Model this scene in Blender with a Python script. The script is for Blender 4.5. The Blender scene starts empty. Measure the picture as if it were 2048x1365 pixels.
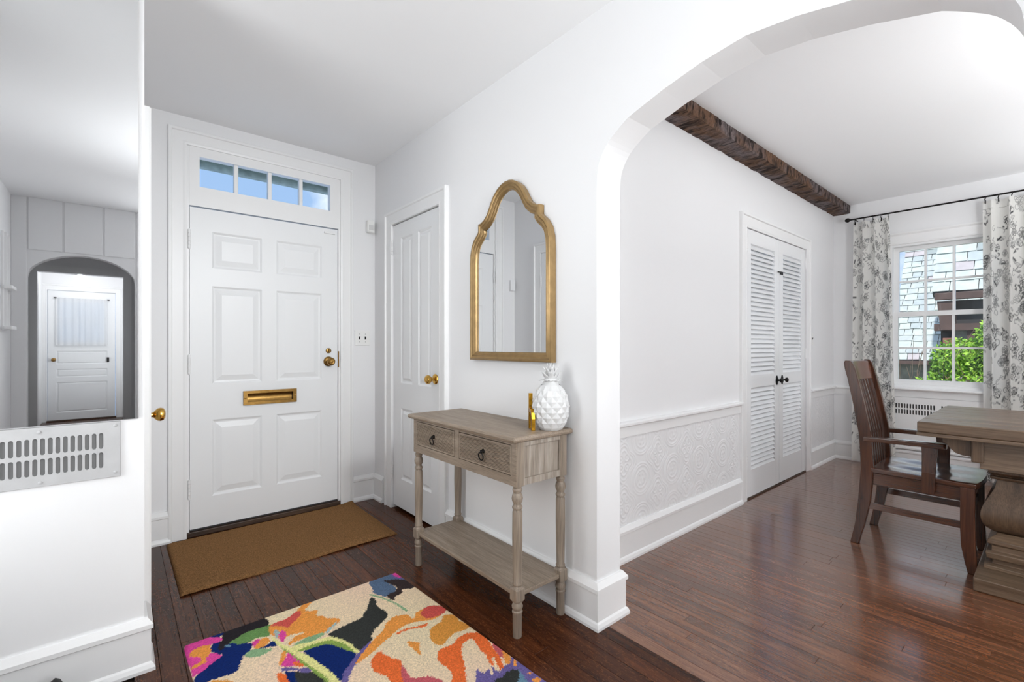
import bpy, bmesh, math, random
import numpy as np
from mathutils import Vector, Matrix

C = bpy.context.scene.collection
SC = bpy.context.scene
R = math.radians
PI = math.pi

# ------------------------------------------------------------------ camera
cam_data = bpy.data.cameras.new('camera')
cam_data.sensor_width = 36.0
cam_data.lens = 36.0 * 930.0 / 2048.0
cam_data.shift_x = 0.0
cam_data.shift_y = (692.4 - 682.5) / 2048.0
cam_data.clip_start = 0.02
cam_data.clip_end = 200
cam = bpy.data.objects.new('camera', cam_data)
C.objects.link(cam)
cam.location = (0, 0, 1.2)
cam.rotation_euler = (R(90), 0, R(-40.29))
SC.camera = cam

# ------------------------------------------------------------------ exposure
SC.view_settings.view_transform = 'Standard'
SC.view_settings.look = 'None'
SC.view_settings.exposure = 0.0
SC.view_settings.gamma = 1.0
SC.view_settings.use_curve_mapping = False
SC.cycles.use_denoising = True
SC.cycles.max_bounces = 10
SC.cycles.diffuse_bounces = 6
SC.cycles.glossy_bounces = 4
SC.cycles.transparent_max_bounces = 12
SC.cycles.caustics_reflective = False
SC.cycles.caustics_refractive = False
SC.cycles.sample_clamp_indirect = 6.0

# ------------------------------------------------------------------ sky
world = bpy.data.worlds.new('sky')
SC.world = world
world.use_nodes = True
wn, wl = world.node_tree.nodes, world.node_tree.links
wn.clear()
wo = wn.new('ShaderNodeOutputWorld')
bg = wn.new('ShaderNodeBackground')
tc = wn.new('ShaderNodeTexCoord')
nz = wn.new('ShaderNodeTexNoise')
nz.inputs['Scale'].default_value = 2.6
nz.inputs['Detail'].default_value = 7
nz.inputs['Roughness'].default_value = 0.55
cr = wn.new('ShaderNodeValToRGB')
cr.color_ramp.elements[0].position = 0.52
cr.color_ramp.elements[1].position = 0.66
mx = wn.new('ShaderNodeMixRGB')
mx.inputs[1].default_value = (0.40, 0.62, 0.98, 1)
mx.inputs[2].default_value = (1.45, 1.48, 1.52, 1)
mpw = wn.new('ShaderNodeMapping'); mpw.inputs['Location'].default_value = (3.3, 1.7, 7.1)
wl.new(tc.outputs['Generated'], mpw.inputs['Vector']); wl.new(mpw.outputs[0], nz.inputs['Vector'])
wl.new(nz.outputs['Fac'], cr.inputs['Fac'])
wl.new(cr.outputs['Color'], mx.inputs[0])
wl.new(mx.outputs['Color'], bg.inputs['Color'])
bg.inputs['Strength'].default_value = 1.0
wl.new(bg.outputs[0], wo.inputs[0])

# ------------------------------------------------------------------ lights
def sun(direction, strength):
    l = bpy.data.lights.new('sun', 'SUN'); l.energy = strength; l.angle = R(1.0); l.color = (1, .97, .92)
    o = bpy.data.objects.new('sun', l); C.objects.link(o)
    o.rotation_euler = Vector(direction).to_track_quat('-Z', 'Y').to_euler()
    o.location = (0, 0, 12)
def area(name, loc, direction, sx, sy, power, col=(1, 1, 1), spread=180):
    l = bpy.data.lights.new(name, 'AREA'); l.shape = 'RECTANGLE'; l.size = sx; l.size_y = sy
    l.energy = power; l.color = col; l.spread = R(spread)
    o = bpy.data.objects.new(name, l); C.objects.link(o); o.location = loc
    o.rotation_euler = Vector(direction).to_track_quat('-Z', 'Y').to_euler()
    return o
sun((0.62, 0.12, -0.75), 4.0)
COOL = (0.955, 0.985, 1.0)
def spot(name, loc, target, angle, power, radius, col):
    l = bpy.data.lights.new(name, 'SPOT'); l.energy = power; l.spot_size = R(angle); l.spot_blend = 1.0; l.shadow_soft_size = radius; l.color = col
    o = bpy.data.objects.new(name, l); C.objects.link(o); o.location = loc
    o.rotation_euler = (Vector(target)-Vector(loc)).to_track_quat('-Z', 'Y').to_euler()
# added fill at the left hall wall, where there is no opening
area('fill_hall_left', (-0.75, 1.88, 1.45), (1, 0.0, 0.0), 0.54, 1.8, 12, COOL, 140)
# added fill in front of the solid back wall, behind the camera
area('fill_hall_rear', (0.95, -1.93, 1.50), (0, 1, 0.05), 1.1, 1.8, 31, COOL)
# added fills right of the frame, the dining walls have no windows there
area('fill_dining_right', (5.82, -1.25, 1.55), (-1, 0.25, 0.0), 1.5, 1.7, 10, COOL)
area('fill_dining_rear', (4.2, -2.65, 1.55), (0, 1, 0.10), 3.0, 1.8, 2, COOL)  # added to brighten the dining wall from behind
# unseen fills added out of the frame in the hall, dining room and passage
area('fill_hall_up', (0.52, -0.05, 1.60), (0.0, 0.80, 1), 0.4, 0.4, 12, COOL, 150)  # added bounce for the hall ceiling near the door
area('fill_dining_up', (3.2, -1.0, 1.75), (0, 0.0, 1), 0.7, 0.7, 36, COOL)  # added bounce off the dining ceiling, no fixture there
area('fill_dining_far_up', (5.0, -0.75, 1.75), (0, 0.0, 1), 0.7, 0.7, 13, COOL)  # second added ceiling bounce, towards the window end
area('fill_dining_wall', (1.80, -1.70, 1.25), (1, 0.40, 0.0), 1.2, 1.2, 60, COOL)  # unseen source added to lift the window wall and dining wall
area('fill_arch_up', (1.25, 0.10, 0.15), (0.1, 0.25, 1), 0.4, 0.4, 5, COOL)  # unseen fill added to lift the arch underside
area('fill_passage', (0.20, -5.05, 1.35), (-1, -0.7, 0.0), 0.5, 1.6, 13, COOL)  # added side fill that brightens the back door
spot('fill_door_spot', (0.95, -1.10, 2.30), (0.80, 3.5, 0.85), 50, 205, 0.25, COOL)  # unseen spot added to brighten the front door

# ------------------------------------------------------------------ materials
_mats = {}
def srgb(r, g, b):
    f = lambda c: (c / 255 / 12.92) if c / 255 <= 0.04045 else ((c / 255 + 0.055) / 1.055) ** 2.4
    return (f(r), f(g), f(b), 1)
def mat(name, col, rough=0.5, metal=0.0, spec=0.5, bump=0.0, bscale=60, var=0.0, vscale=4.0, coat=0.0, coords='Object', stretch=(1, 1, 1)):
    if name in _mats: return _mats[name]
    m = bpy.data.materials.new(name); m.use_nodes = True
    n, l = m.node_tree.nodes, m.node_tree.links
    p = n['Principled BSDF']
    p.inputs['Base Color'].default_value = col
    p.inputs['Roughness'].default_value = rough
    p.inputs['Metallic'].default_value = metal
    p.inputs['Specular IOR Level'].default_value = spec
    p.inputs['Coat Weight'].default_value = coat
    if bump or var:
        t = n.new('ShaderNodeTexCoord'); mp = n.new('ShaderNodeMapping'); mp.inputs['Scale'].default_value = stretch
        l.new(t.outputs[coords], mp.inputs['Vector'])
    if var:
        nz = n.new('ShaderNodeTexNoise'); nz.inputs['Scale'].default_value = vscale; nz.inputs['Detail'].default_value = 5
        l.new(mp.outputs[0], nz.inputs['Vector'])
        mr = n.new('ShaderNodeMapRange'); mr.inputs[1].default_value = .3; mr.inputs[2].default_value = .7
        mr.inputs[3].default_value = 1 - var; mr.inputs[4].default_value = 1 + var
        l.new(nz.outputs['Fac'], mr.inputs[0])
        mu = n.new('ShaderNodeMixRGB'); mu.blend_type = 'MULTIPLY'; mu.inputs[0].default_value = 1
        mu.inputs[1].default_value = col; l.new(mr.outputs[0], mu.inputs[2]); l.new(mu.outputs[0], p.inputs['Base Color'])
    if bump:
        nb = n.new('ShaderNodeTexNoise'); nb.inputs['Scale'].default_value = bscale; nb.inputs['Detail'].default_value = 4
        l.new(mp.outputs[0], nb.inputs['Vector'])
        bp = n.new('ShaderNodeBump'); bp.inputs['Strength'].default_value = bump; bp.inputs['Distance'].default_value = 0.004
        l.new(nb.outputs['Fac'], bp.inputs['Height']); l.new(bp.outputs[0], p.inputs['Normal'])
    _mats[name] = m
    return m

def wood(name, dark, light, rough, axis=1, scale=1.0, rand=0.0, bump=0.15, flecks=0.0, spec=0.5, coat=0.0, coords='Object', fleckcol=None):
    """grain runs along AXIS"""
    if name in _mats: return _mats[name]
    m = bpy.data.materials.new(name); m.use_nodes = True
    n, l = m.node_tree.nodes, m.node_tree.links
    p = n['Principled BSDF']
    t = n.new('ShaderNodeTexCoord')
    oi = n.new('ShaderNodeObjectInfo')
    ad = n.new('ShaderNodeVectorMath'); ad.operation = 'ADD'
    if coords == 'World':
        g = n.new('ShaderNodeNewGeometry'); l.new(g.outputs['Position'], ad.inputs[0])
    else:
        l.new(t.outputs['Object'], ad.inputs[0])
    sc = n.new('ShaderNodeMath'); sc.operation = 'MULTIPLY'; sc.inputs[1].default_value = 37.0
    l.new(oi.outputs['Random'], sc.inputs[0])
    if rand: l.new(sc.outputs[0], ad.inputs[1])
    mp = n.new('ShaderNodeMapping')
    s = [14 * scale] * 3; s[axis] = 0.9 * scale
    mp.inputs['Scale'].default_value = s
    l.new(ad.outputs[0], mp.inputs['Vector'])
    n1 = n.new('ShaderNodeTexNoise'); n1.inputs['Scale'].default_value = 1.6; n1.inputs['Detail'].default_value = 8; n1.inputs['Roughness'].default_value = .65; n1.inputs['Distortion'].default_value = .6
    l.new(mp.outputs[0], n1.inputs['Vector'])
    mp2 = n.new('ShaderNodeMapping'); s2 = [110 * scale] * 3; s2[axis] = 4 * scale
    mp2.inputs['Scale'].default_value = s2; l.new(ad.outputs[0], mp2.inputs['Vector'])
    n2 = n.new('ShaderNodeTexNoise'); n2.inputs['Scale'].default_value = 2.0; n2.inputs['Detail'].default_value = 3
    l.new(mp2.outputs[0], n2.inputs['Vector'])
    cr = n.new('ShaderNodeValToRGB'); cr.color_ramp.elements[0].position = .3; cr.color_ramp.elements[1].position = .72
    cr.color_ramp.elements[0].color = dark; cr.color_ramp.elements[1].color = light
    l.new(n1.outputs['Fac'], cr.inputs['Fac'])
    m2 = n.new('ShaderNodeMapRange'); m2.inputs[1].default_value = .35; m2.inputs[2].default_value = .6; m2.inputs[3].default_value = .72; m2.inputs[4].default_value = 1.06
    l.new(n2.outputs['Fac'], m2.inputs[0])
    mu = n.new('ShaderNodeMixRGB'); mu.blend_type = 'MULTIPLY'; mu.inputs[0].default_value = 1
    l.new(cr.outputs['Color'], mu.inputs[1]); l.new(m2.outputs[0], mu.inputs[2])
    out = mu.outputs[0]
    if flecks:
        mp3 = n.new('ShaderNodeMapping'); s3 = [55] * 3; s3[axis] = 24; mp3.inputs['Scale'].default_value = s3
        mp3.inputs['Rotation'].default_value = (0, 0, .5)
        l.new(ad.outputs[0], mp3.inputs['Vector'])
        n3 = n.new('ShaderNodeTexNoise'); n3.inputs['Scale'].default_value = 2.2; n3.inputs['Detail'].default_value = 2; n3.inputs['Distortion'].default_value = 1.5
        l.new(mp3.outputs[0], n3.inputs['Vector'])
        r3 = n.new('ShaderNodeMapRange'); r3.inputs[1].default_value = .56; r3.inputs[2].default_value = .66; r3.inputs[3].default_value = 0; r3.inputs[4].default_value = flecks
        l.new(n3.outputs['Fac'], r3.inputs[0])
        mf = n.new('ShaderNodeMixRGB'); mf.inputs[2].default_value = fleckcol or light
        l.new(r3.outputs[0], mf.inputs[0]); l.new(out, mf.inputs[1]); out = mf.outputs[0]
    if rand:
        mr = n.new('ShaderNodeMapRange'); mr.inputs[3].default_value = 1 - rand; mr.inputs[4].default_value = 1 + rand
        l.new(oi.outputs['Random'], mr.inputs[0])
        mv = n.new('ShaderNodeMixRGB'); mv.blend_type = 'MULTIPLY'; mv.inputs[0].default_value = 1
        l.new(out, mv.inputs[1]); l.new(mr.outputs[0], mv.inputs[2]); out = mv.outputs[0]
    l.new(out, p.inputs['Base Color'])
    p.inputs['Roughness'].default_value = rough; p.inputs['Specular IOR Level'].default_value = spec; p.inputs['Coat Weight'].default_value = coat
    p.inputs['Coat Roughness'].default_value = .15
    if bump:
        bp = n.new('ShaderNodeBump'); bp.inputs['Strength'].default_value = bump; bp.inputs['Distance'].default_value = .002
        l.new(n2.outputs['Fac'], bp.inputs['Height']); l.new(bp.outputs[0], p.inputs['Normal'])
    _mats[name] = m
    return m

def vcol(name, rough=0.9, bump=0.0, bscale=300, translucent=0.0, spec=.2, mottling=0.0):
    if name in _mats: return _mats[name]
    m = bpy.data.materials.new(name); m.use_nodes = True
    n, l = m.node_tree.nodes, m.node_tree.links
    p = n['Principled BSDF']
    at = n.new('ShaderNodeVertexColor'); at.layer_name = 'Col'
    out = at.outputs['Color']
    if mottling:
        t = n.new('ShaderNodeTexCoord')
        nn = n.new('ShaderNodeTexNoise'); nn.inputs['Scale'].default_value = 160; nn.inputs['Detail'].default_value = 3
        l.new(t.outputs['Object'], nn.inputs['Vector'])
        mr = n.new('ShaderNodeMapRange'); mr.inputs[1].default_value = .3; mr.inputs[2].default_value = .7; mr.inputs[3].default_value = 1 - mottling; mr.inputs[4].default_value = 1 + mottling
        l.new(nn.outputs['Fac'], mr.inputs[0])
        mu = n.new('ShaderNodeMixRGB'); mu.blend_type = 'MULTIPLY'; mu.inputs[0].default_value = 1
        l.new(out, mu.inputs[1]); l.new(mr.outputs[0], mu.inputs[2]); out = mu.outputs[0]
    l.new(out, p.inputs['Base Color'])
    p.inputs['Roughness'].default_value = rough; p.inputs['Specular IOR Level'].default_value = spec
    if bump:
        t = n.new('ShaderNodeTexCoord'); nb = n.new('ShaderNodeTexNoise'); nb.inputs['Scale'].default_value = bscale
        l.new(t.outputs['Object'], nb.inputs['Vector'])
        bp = n.new('ShaderNodeBump'); bp.inputs['Strength'].default_value = bump; bp.inputs['Distance'].default_value = .006
        l.new(nb.outputs['Fac'], bp.inputs['Height']); l.new(bp.outputs[0], p.inputs['Normal'])
    if translucent:
        tr = n.new('ShaderNodeBsdfTranslucent'); l.new(out, tr.inputs['Color'])
        ms = n.new('ShaderNodeMixShader'); ms.inputs[0].default_value = translucent
        l.new(p.outputs[0], ms.inputs[1]); l.new(tr.outputs[0], ms.inputs[2])
        l.new(ms.outputs[0], n['Material Output'].inputs['Surface'])
    _mats[name] = m
    return m

def glass():
    if 'glass' in _mats: return _mats['glass']
    m = bpy.data.materials.new('glass'); m.use_nodes = True
    n, l = m.node_tree.nodes, m.node_tree.links
    n.remove(n['Principled BSDF'])
    tr = n.new('ShaderNodeBsdfTransparent'); tr.inputs[0].default_value = (.97, .98, .98, 1)
    gl = n.new('ShaderNodeBsdfGlossy'); gl.inputs['Roughness'].default_value = .02
    ms = n.new('ShaderNodeMixShader'); ms.inputs[0].default_value = .03
    l.new(tr.outputs[0], ms.inputs[1]); l.new(gl.outputs[0], ms.inputs[2])
    l.new(ms.outputs[0], n['Material Output'].inputs['Surface'])
    _mats['glass'] = m
    return m

M_wall = mat('wall_paint', srgb(236, 236, 237), .55, spec=.3, bump=.04, bscale=90)
M_ceil = mat('ceiling_paint', srgb(240, 240, 241), .7, spec=.2, bump=.03, bscale=40)
M_trim = mat('trim_paint', srgb(240, 240, 240), .35, spec=.4, bump=.02, bscale=30)
M_door = mat('door_paint', srgb(238, 239, 240), .35, spec=.4, bump=.03, bscale=35)
M_dado = mat('embossed_paper_paint', srgb(236, 236, 237), .45, spec=.4)
M_brass = mat('aged_brass', srgb(150, 116, 64), .30, metal=1, var=.2, vscale=40)
M_brass2 = mat('bright_brass', srgb(208, 164, 82), .18, metal=1)
M_gold = mat('gold_paint_frame', srgb(160, 132, 90), .36, metal=.6, var=.15, vscale=25)
M_goldm = mat('gold_metal', srgb(196, 146, 44), .25, metal=1, var=.15, vscale=60)
M_black = mat('black_iron', srgb(28, 25, 24), .45, metal=.6)
M_blackp = mat('black_rubber', srgb(14, 14, 15), .5)
M_mirror = mat('mirror_silver', (.86, .87, .88, 1), .0, metal=1)
M_mirror_old = mat('old_mirror_silver', (.79, .80, .81, 1), .012, metal=1)
M_grille = mat('grille_grey_paint', srgb(184, 184, 185), .5, metal=.0, bump=.12, bscale=50, var=.05, vscale=20)
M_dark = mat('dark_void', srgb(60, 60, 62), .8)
M_duct = mat('duct_grey', srgb(128, 128, 128), .7)
def beam_mat():
    m = bpy.data.materials.new('rough_hewn_beam'); m.use_nodes = True
    n, l = m.node_tree.nodes, m.node_tree.links; p = n['Principled BSDF']
    t = n.new('ShaderNodeTexCoord')
    def noise(scale, stretch, rot, det=5, dist=0.0):
        mp = n.new('ShaderNodeMapping'); mp.inputs['Scale'].default_value = stretch; mp.inputs['Rotation'].default_value = (0, 0, rot)
        l.new(t.outputs['Object'], mp.inputs['Vector'])
        z = n.new('ShaderNodeTexNoise'); z.inputs['Scale'].default_value = scale; z.inputs['Detail'].default_value = det; z.inputs['Distortion'].default_value = dist
        l.new(mp.outputs[0], z.inputs['Vector']); return z.outputs['Fac']
    chop = noise(1.0, (34, 9, 14), .35, 4, .8); tone = noise(2.2, (1.5, 3, 3), 0); fine = noise(1.0, (120, 60, 60), .35, 3)
    def ramp(f, a, b, ca, cb):
        r = n.new('ShaderNodeValToRGB'); r.color_ramp.elements[0].position = a; r.color_ramp.elements[1].position = b
        r.color_ramp.elements[0].color = ca; r.color_ramp.elements[1].color = cb; l.new(f, r.inputs['Fac']); return r.outputs['Color']
    base = ramp(tone, .40, .60, srgb(112, 84, 66), srgb(116, 104, 104))
    def mul(a, b):
        q = n.new('ShaderNodeMixRGB'); q.blend_type = 'MULTIPLY'; q.inputs[0].default_value = 1; l.new(a, q.inputs[1]); l.new(b, q.inputs[2]); return q.outputs[0]
    c = mul(base, ramp(chop, .36, .56, (.10, .08, .07, 1), (1, 1, 1, 1))); c = mul(c, ramp(fine, .3, .6, (.6, .6, .6, 1), (1, 1, 1, 1)))
    l.new(c, p.inputs['Base Color']); p.inputs['Roughness'].default_value = .85; p.inputs['Specular IOR Level'].default_value = .25
    bp = n.new('ShaderNodeBump'); bp.inputs['Strength'].default_value = .9; bp.inputs['Distance'].default_value = .015
    l.new(chop, bp.inputs['Height']); l.new(bp.outputs[0], p.inputs['Normal'])
    return m
M_porc = mat('white_glazed_ceramic', srgb(214, 214, 214), .12, spec=.5, coat=.3)
M_plast = mat('white_plastic', srgb(238, 238, 236), .4)
M_coir = mat('coir', srgb(134, 98, 62), .95, spec=.1, bump=1.0, bscale=260, var=.45, vscale=150)
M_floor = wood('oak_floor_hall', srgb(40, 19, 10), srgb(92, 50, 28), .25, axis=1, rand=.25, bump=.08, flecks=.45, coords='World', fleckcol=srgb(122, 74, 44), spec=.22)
M_floor2 = wood('oak_floor_dining_glare', srgb(72, 40, 25), srgb(138, 89, 60), .22, axis=1, rand=.2, bump=.08, flecks=.4, coords='World', fleckcol=srgb(150, 100, 68), spec=.5, coat=.85)  # base colour lightened to stand in for glare on the dining boards
M_sub = mat('subfloor', srgb(40, 24, 16), .8)
M_greige = wood('limed_wood', srgb(132, 116, 100), srgb(163, 147, 130), .5, axis=1, scale=1.6, bump=.15, rand=0)
M_greige_z = wood('limed_wood_upright', srgb(130, 115, 100), srgb(164, 150, 135), .5, axis=2, bump=.2, rand=0)
M_greige_x = wood('limed_wood_end', srgb(134, 121, 108), srgb(178, 168, 157), .5, axis=2, scale=1.5, bump=.2, rand=0)
M_cherry = wood('cherry_wood', srgb(46, 23, 13), srgb(88, 48, 27), .26, axis=2, bump=.05, coat=.2)
M_cherry_y = wood('cherry_wood_level', srgb(50, 26, 15), srgb(92, 52, 31), .22, axis=1, bump=.05, coat=.8)
M_tab = wood('weathered_oak', srgb(86, 67, 51), srgb(130, 109, 89), .33, axis=1, bump=.15, rand=.1)
M_tab_z = wood('weathered_oak_upright', srgb(66, 49, 36), srgb(110, 87, 66), .42, axis=2, bump=.15)
M_beam = beam_mat()
M_thresh = wood('dark_threshold', srgb(44, 30, 22), srgb(86, 64, 48), .5, axis=0)

# ------------------------------------------------------------------ mesh helpers
class MB:
    def __init__(s): s.bm = bmesh.new()
    def box(s, x0, x1, y0, y1, z0, z1):
        v = [s.bm.verts.new(p) for p in ((x0,y0,z0),(x1,y0,z0),(x1,y1,z0),(x0,y1,z0),(x0,y0,z1),(x1,y0,z1),(x1,y1,z1),(x0,y1,z1))]
        for f in ((0,3,2,1),(4,5,6,7),(0,1,5,4),(1,2,6,5),(2,3,7,6),(3,0,4,7)): s.bm.faces.new([v[i] for i in f])
        return s
    def loft(s, rings, cap=True, closed=True):
        vs = [[s.bm.verts.new(p) for p in r] for r in rings]
        n = len(vs[0])
        for a, b in zip(vs, vs[1:]):
            for i in range(n if closed else n - 1):
                j = (i + 1) % n
                s.bm.faces.new((a[i], a[j], b[j], b[i]))
        if cap and closed:
            s.bm.faces.new(vs[0][::-1]); s.bm.faces.new(vs[-1])
        return s
    def prism(s, poly, f0, f1):
        """poly: list of 2d points, f0/f1 map a 2d point to 3d"""
        return s.loft([[f0(p) for p in poly], [f1(p) for p in poly]])
    def lathe(s, prof, o=(0,0,0), axis='z', n=20, cap=True):
        rings = []
        for r, h in prof:
            ring = []
            for k in range(n):
                a = 2 * PI * k / n; c, d = r * math.cos(a), r * math.sin(a)
                p = (c, d, h) if axis == 'z' else ((c, h, d) if axis == 'y' else (h, c, d))
                ring.append((o[0]+p[0], o[1]+p[1], o[2]+p[2]))
            rings.append(ring)
        return s.loft(rings, cap)
    def tube(s, pts, r, n=8, cap=True):
        pts = [Vector(p) for p in pts]; rings = []
        up = Vector((0, 0, 1))
        for i, p in enumerate(pts):
            d = (pts[min(i+1, len(pts)-1)] - pts[max(i-1, 0)]).normalized()
            a = d.cross(up)
            if a.length < .05: a = d.cross(Vector((1, 0, 0)))
            a.normalize(); b = a.cross(d)
            rr = r[i] if isinstance(r, (list, tuple)) else r
            rings.append([p + rr*(math.cos(2*PI*k/n)*a + math.sin(2*PI*k/n)*b) for k in range(n)])
        return s.loft(rings, cap)
    def torus(s, c, R_, r, axis, n=20, m=8):
        axis = Vector(axis).normalized(); u = axis.orthogonal().normalized(); w = axis.cross(u); c = Vector(c)
        rings = []
        for i in range(n + 1):
            a = 2*PI*i/n; d = math.cos(a)*u + math.sin(a)*w
            rings.append([c + d*(R_ + r*math.cos(2*PI*k/m)) + axis*(r*math.sin(2*PI*k/m)) for k in range(m)])
        s.loft(rings, False); bmesh.ops.remove_doubles(s.bm, verts=s.bm.verts, dist=1e-6)
        return s
    def grid(s, f, nu, nv):
        vs = [[s.bm.verts.new(f(i/nu, j/nv)) for j in range(nv+1)] for i in range(nu+1)]
        for i in range(nu):
            for j in range(nv): s.bm.faces.new((vs[i][j], vs[i+1][j], vs[i+1][j+1], vs[i][j+1]))
        return s
    def done(s, name, m, parent=None, smooth=False, bevel=0, seg=2, loc=None, kind=None, solid=0):
        bmesh.ops.recalc_face_normals(s.bm, faces=s.bm.faces)
        me = bpy.data.meshes.new(name); s.bm.to_mesh(me); s.bm.free()
        if m: me.materials.append(m)
        o = bpy.data.objects.new(name, me); C.objects.link(o)
        if smooth:
            for p in me.polygons: p.use_smooth = True
            if smooth != 'all': me.set_sharp_from_angle(angle=R(40))
        if bevel:
            b = o.modifiers.new('bevel', 'BEVEL'); b.width = bevel; b.segments = seg; b.limit_method = 'ANGLE'; b.angle_limit = R(35)
        if solid:
            b = o.modifiers.new('solid', 'SOLIDIFY'); b.thickness = solid
        if parent: o.parent = parent
        if loc: o.location = loc
        if kind: o['kind'] = kind
        return o

def box(name, m, x0, x1, y0, y1, z0, z1, parent=None, bevel=0, kind=None, label=None):
    o = MB().box(x0, x1, y0, y1, z0, z1).done(name, m, parent, bevel=bevel, kind=kind)
    if label: o['label'] = label
    return o
def thing(name, label, cat, loc=(0,0,0), rotz=0, group=None, kind=None):
    o = bpy.data.objects.new(name, None); C.objects.link(o); o.location = loc; o.rotation_euler = (0, 0, rotz)
    o.empty_display_size = .05
    if label: o['label'] = label
    if cat: o['category'] = cat
    if group: o['group'] = group
    if kind: o['kind'] = kind
    return o
def tag(o, label, cat, group=None):
    o['label'] = label; o['category'] = cat
    if group: o['group'] = group
    return o
def structure(name): return thing(name, None, None, kind='structure')
def copy_tree(o, parent=None):
    c = o.copy(); C.objects.link(c); c.parent = parent
    for ch in list(o.children): copy_tree(ch, c)
    return c

def molding(name, path, prof, m=None, parent=None, kind=None):
    """sweep a (offset, z) profile along a 2d path; offset goes to the right of the path, mitred"""
    P = [Vector(p) for p in path]; rings = []
    for i, p in enumerate(P):
        ns = []
        if i > 0: d = (p - P[i-1]).normalized(); ns.append(Vector((d.y, -d.x)))
        if i < len(P)-1: d = (P[i+1] - p).normalized(); ns.append(Vector((d.y, -d.x)))
        if len(ns) == 1: nn = ns[0]
        else:
            nn = (ns[0] + ns[1]).normalized(); nn = nn / max(.3, nn.dot(ns[0]))
        rings.append([(p.x + nn.x*o, p.y + nn.y*o, z) for o, z in prof])
    return MB().loft(rings).done(name, m or M_trim, parent, kind=kind)
BASE = [(0,0),(.032,0),(.032,.012),(.026,.026),(.019,.032),(.019,.150),(.026,.155),(.026,.170),(.016,.184),(.010,.192),(0,.192)]
RAIL = [(0,.690),(.014,.690),(.014,.745),(.022,.752),(.036,.756),(.036,.768),(.026,.775),(0,.775)]

def casing(name, x0, x1, z1, w, parent=None, z0=0.0, kind=None, t=.022):
    """mitred three-sided door casing in the local frame (x along wall, y into the wall)"""
    prof = [(0, 0), (0, -t*.7), (.012, -t*.8), (.02, -t*.7), (w-.022, -t*.75), (w-.018, -t*1.25), (w-.004, -t*1.25), (w, -t), (w, 0)]
    rings = []
    for d, y in prof:
        rings.append([(x0-d, y, z0), (x0-d, y, z1+d), (x1+d, y, z1+d), (x1+d, y, z0)])
    mb = MB(); mb.loft(rings, cap=False, closed=False)
    return mb.done(name, M_trim, parent, kind=kind)

def raised_panel(name, x0, x1, z0, z1, yf, m, parent, field=.055):
    st = [(0, 0), (.006, .004), (.012, .009), (.020, .010), (field, .001), (field+.002, .001)]
    rings = [[(x0+d, yf+y, z0+d), (x1-d, yf+y, z0+d), (x1-d, yf+y, z1-d), (x0+d, yf+y, z1-d)] for d, y in st]
    mb = MB(); mb.loft(rings, cap=False)
    a = rings[-1]; mb.bm.faces.new([mb.bm.verts.new(p) for p in a])
    bmesh.ops.remove_doubles(mb.bm, verts=mb.bm.verts, dist=1e-5)
    return mb.done(name, m, parent)

def holed(name, x0, x1, z0, z1, yf, yb, holes, m, parent=None, kind=None):
    """a slab with rectangular through holes"""
    xs = sorted({x0, x1, *[h[0] for h in holes], *[h[1] for h in holes]}); zs = sorted({z0, z1, *[h[2] for h in holes], *[h[3] for h in holes]})
    mb = MB(); vf, vb = {}, {}
    def V(d, x, z, y):
        if (x, z) not in d: d[(x, z)] = mb.bm.verts.new((x, y, z))
        return d[(x, z)]
    solid = set()
    for i in range(len(xs)-1):
        for j in range(len(zs)-1):
            cx, cz = (xs[i]+xs[i+1])/2, (zs[j]+zs[j+1])/2
            if not any(h[0] < cx < h[1] and h[2] < cz < h[3] for h in holes): solid.add((i, j))
    for i, j in solid:
        q = [(xs[i], zs[j]), (xs[i+1], zs[j]), (xs[i+1], zs[j+1]), (xs[i], zs[j+1])]
        mb.bm.faces.new([V(vf, x, z, yf) for x, z in q]); mb.bm.faces.new([V(vb, x, z, yb) for x, z in q][::-1])
        for (di, dj), (a, b) in (((0,-1),(0,1)), ((1,0),(1,2)), ((0,1),(2,3)), ((-1,0),(3,0))):
            if (i+di, j+dj) not in solid:
                mb.bm.faces.new([V(vf, *q[a], yf), V(vb, *q[a], yb), V(vb, *q[b], yb), V(vf, *q[b], yf)])
    return mb.done(name, m, parent, kind=kind)

def hinge(parent, x, z, yf, h=.10, m=None):
    mb = MB(); n = 5
    for k in range(n):
        a = z - h/2 + k*h/n
        mb.lathe([(.0075, a+.001), (.0075, a+h/n-.001)], (x, yf-.006, 0), 'z', 10)
    mb.lathe([(.003, z-h/2-.004), (.003, z+h/2+.004)], (x, yf-.006, 0), 'z', 8)
    o = mb.done('hinge', m or M_trim, parent, smooth=True)
    return o

def knob(parent, x, z, yf, m, s=1.0, rose=.033):
    k = thing('door_knob', None, None, (x, yf, z)); k.parent = parent
    MB().lathe([(rose, 0), (rose, -.004), (rose*.8, -.010), (rose*.45, -.013)], axis='y', n=24).done('rose', m, k, smooth=True)
    MB().lathe([(.011*s, -.008), (.010*s, -.030), (.018*s, -.036), (.027*s, -.046), (.029*s, -.056), (.026*s, -.066), (.016*s, -.072), (.012*s, -.071), (.004*s, -.073)], axis='y', n=24).done('handle', m, k, smooth=True)
    return k

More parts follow.
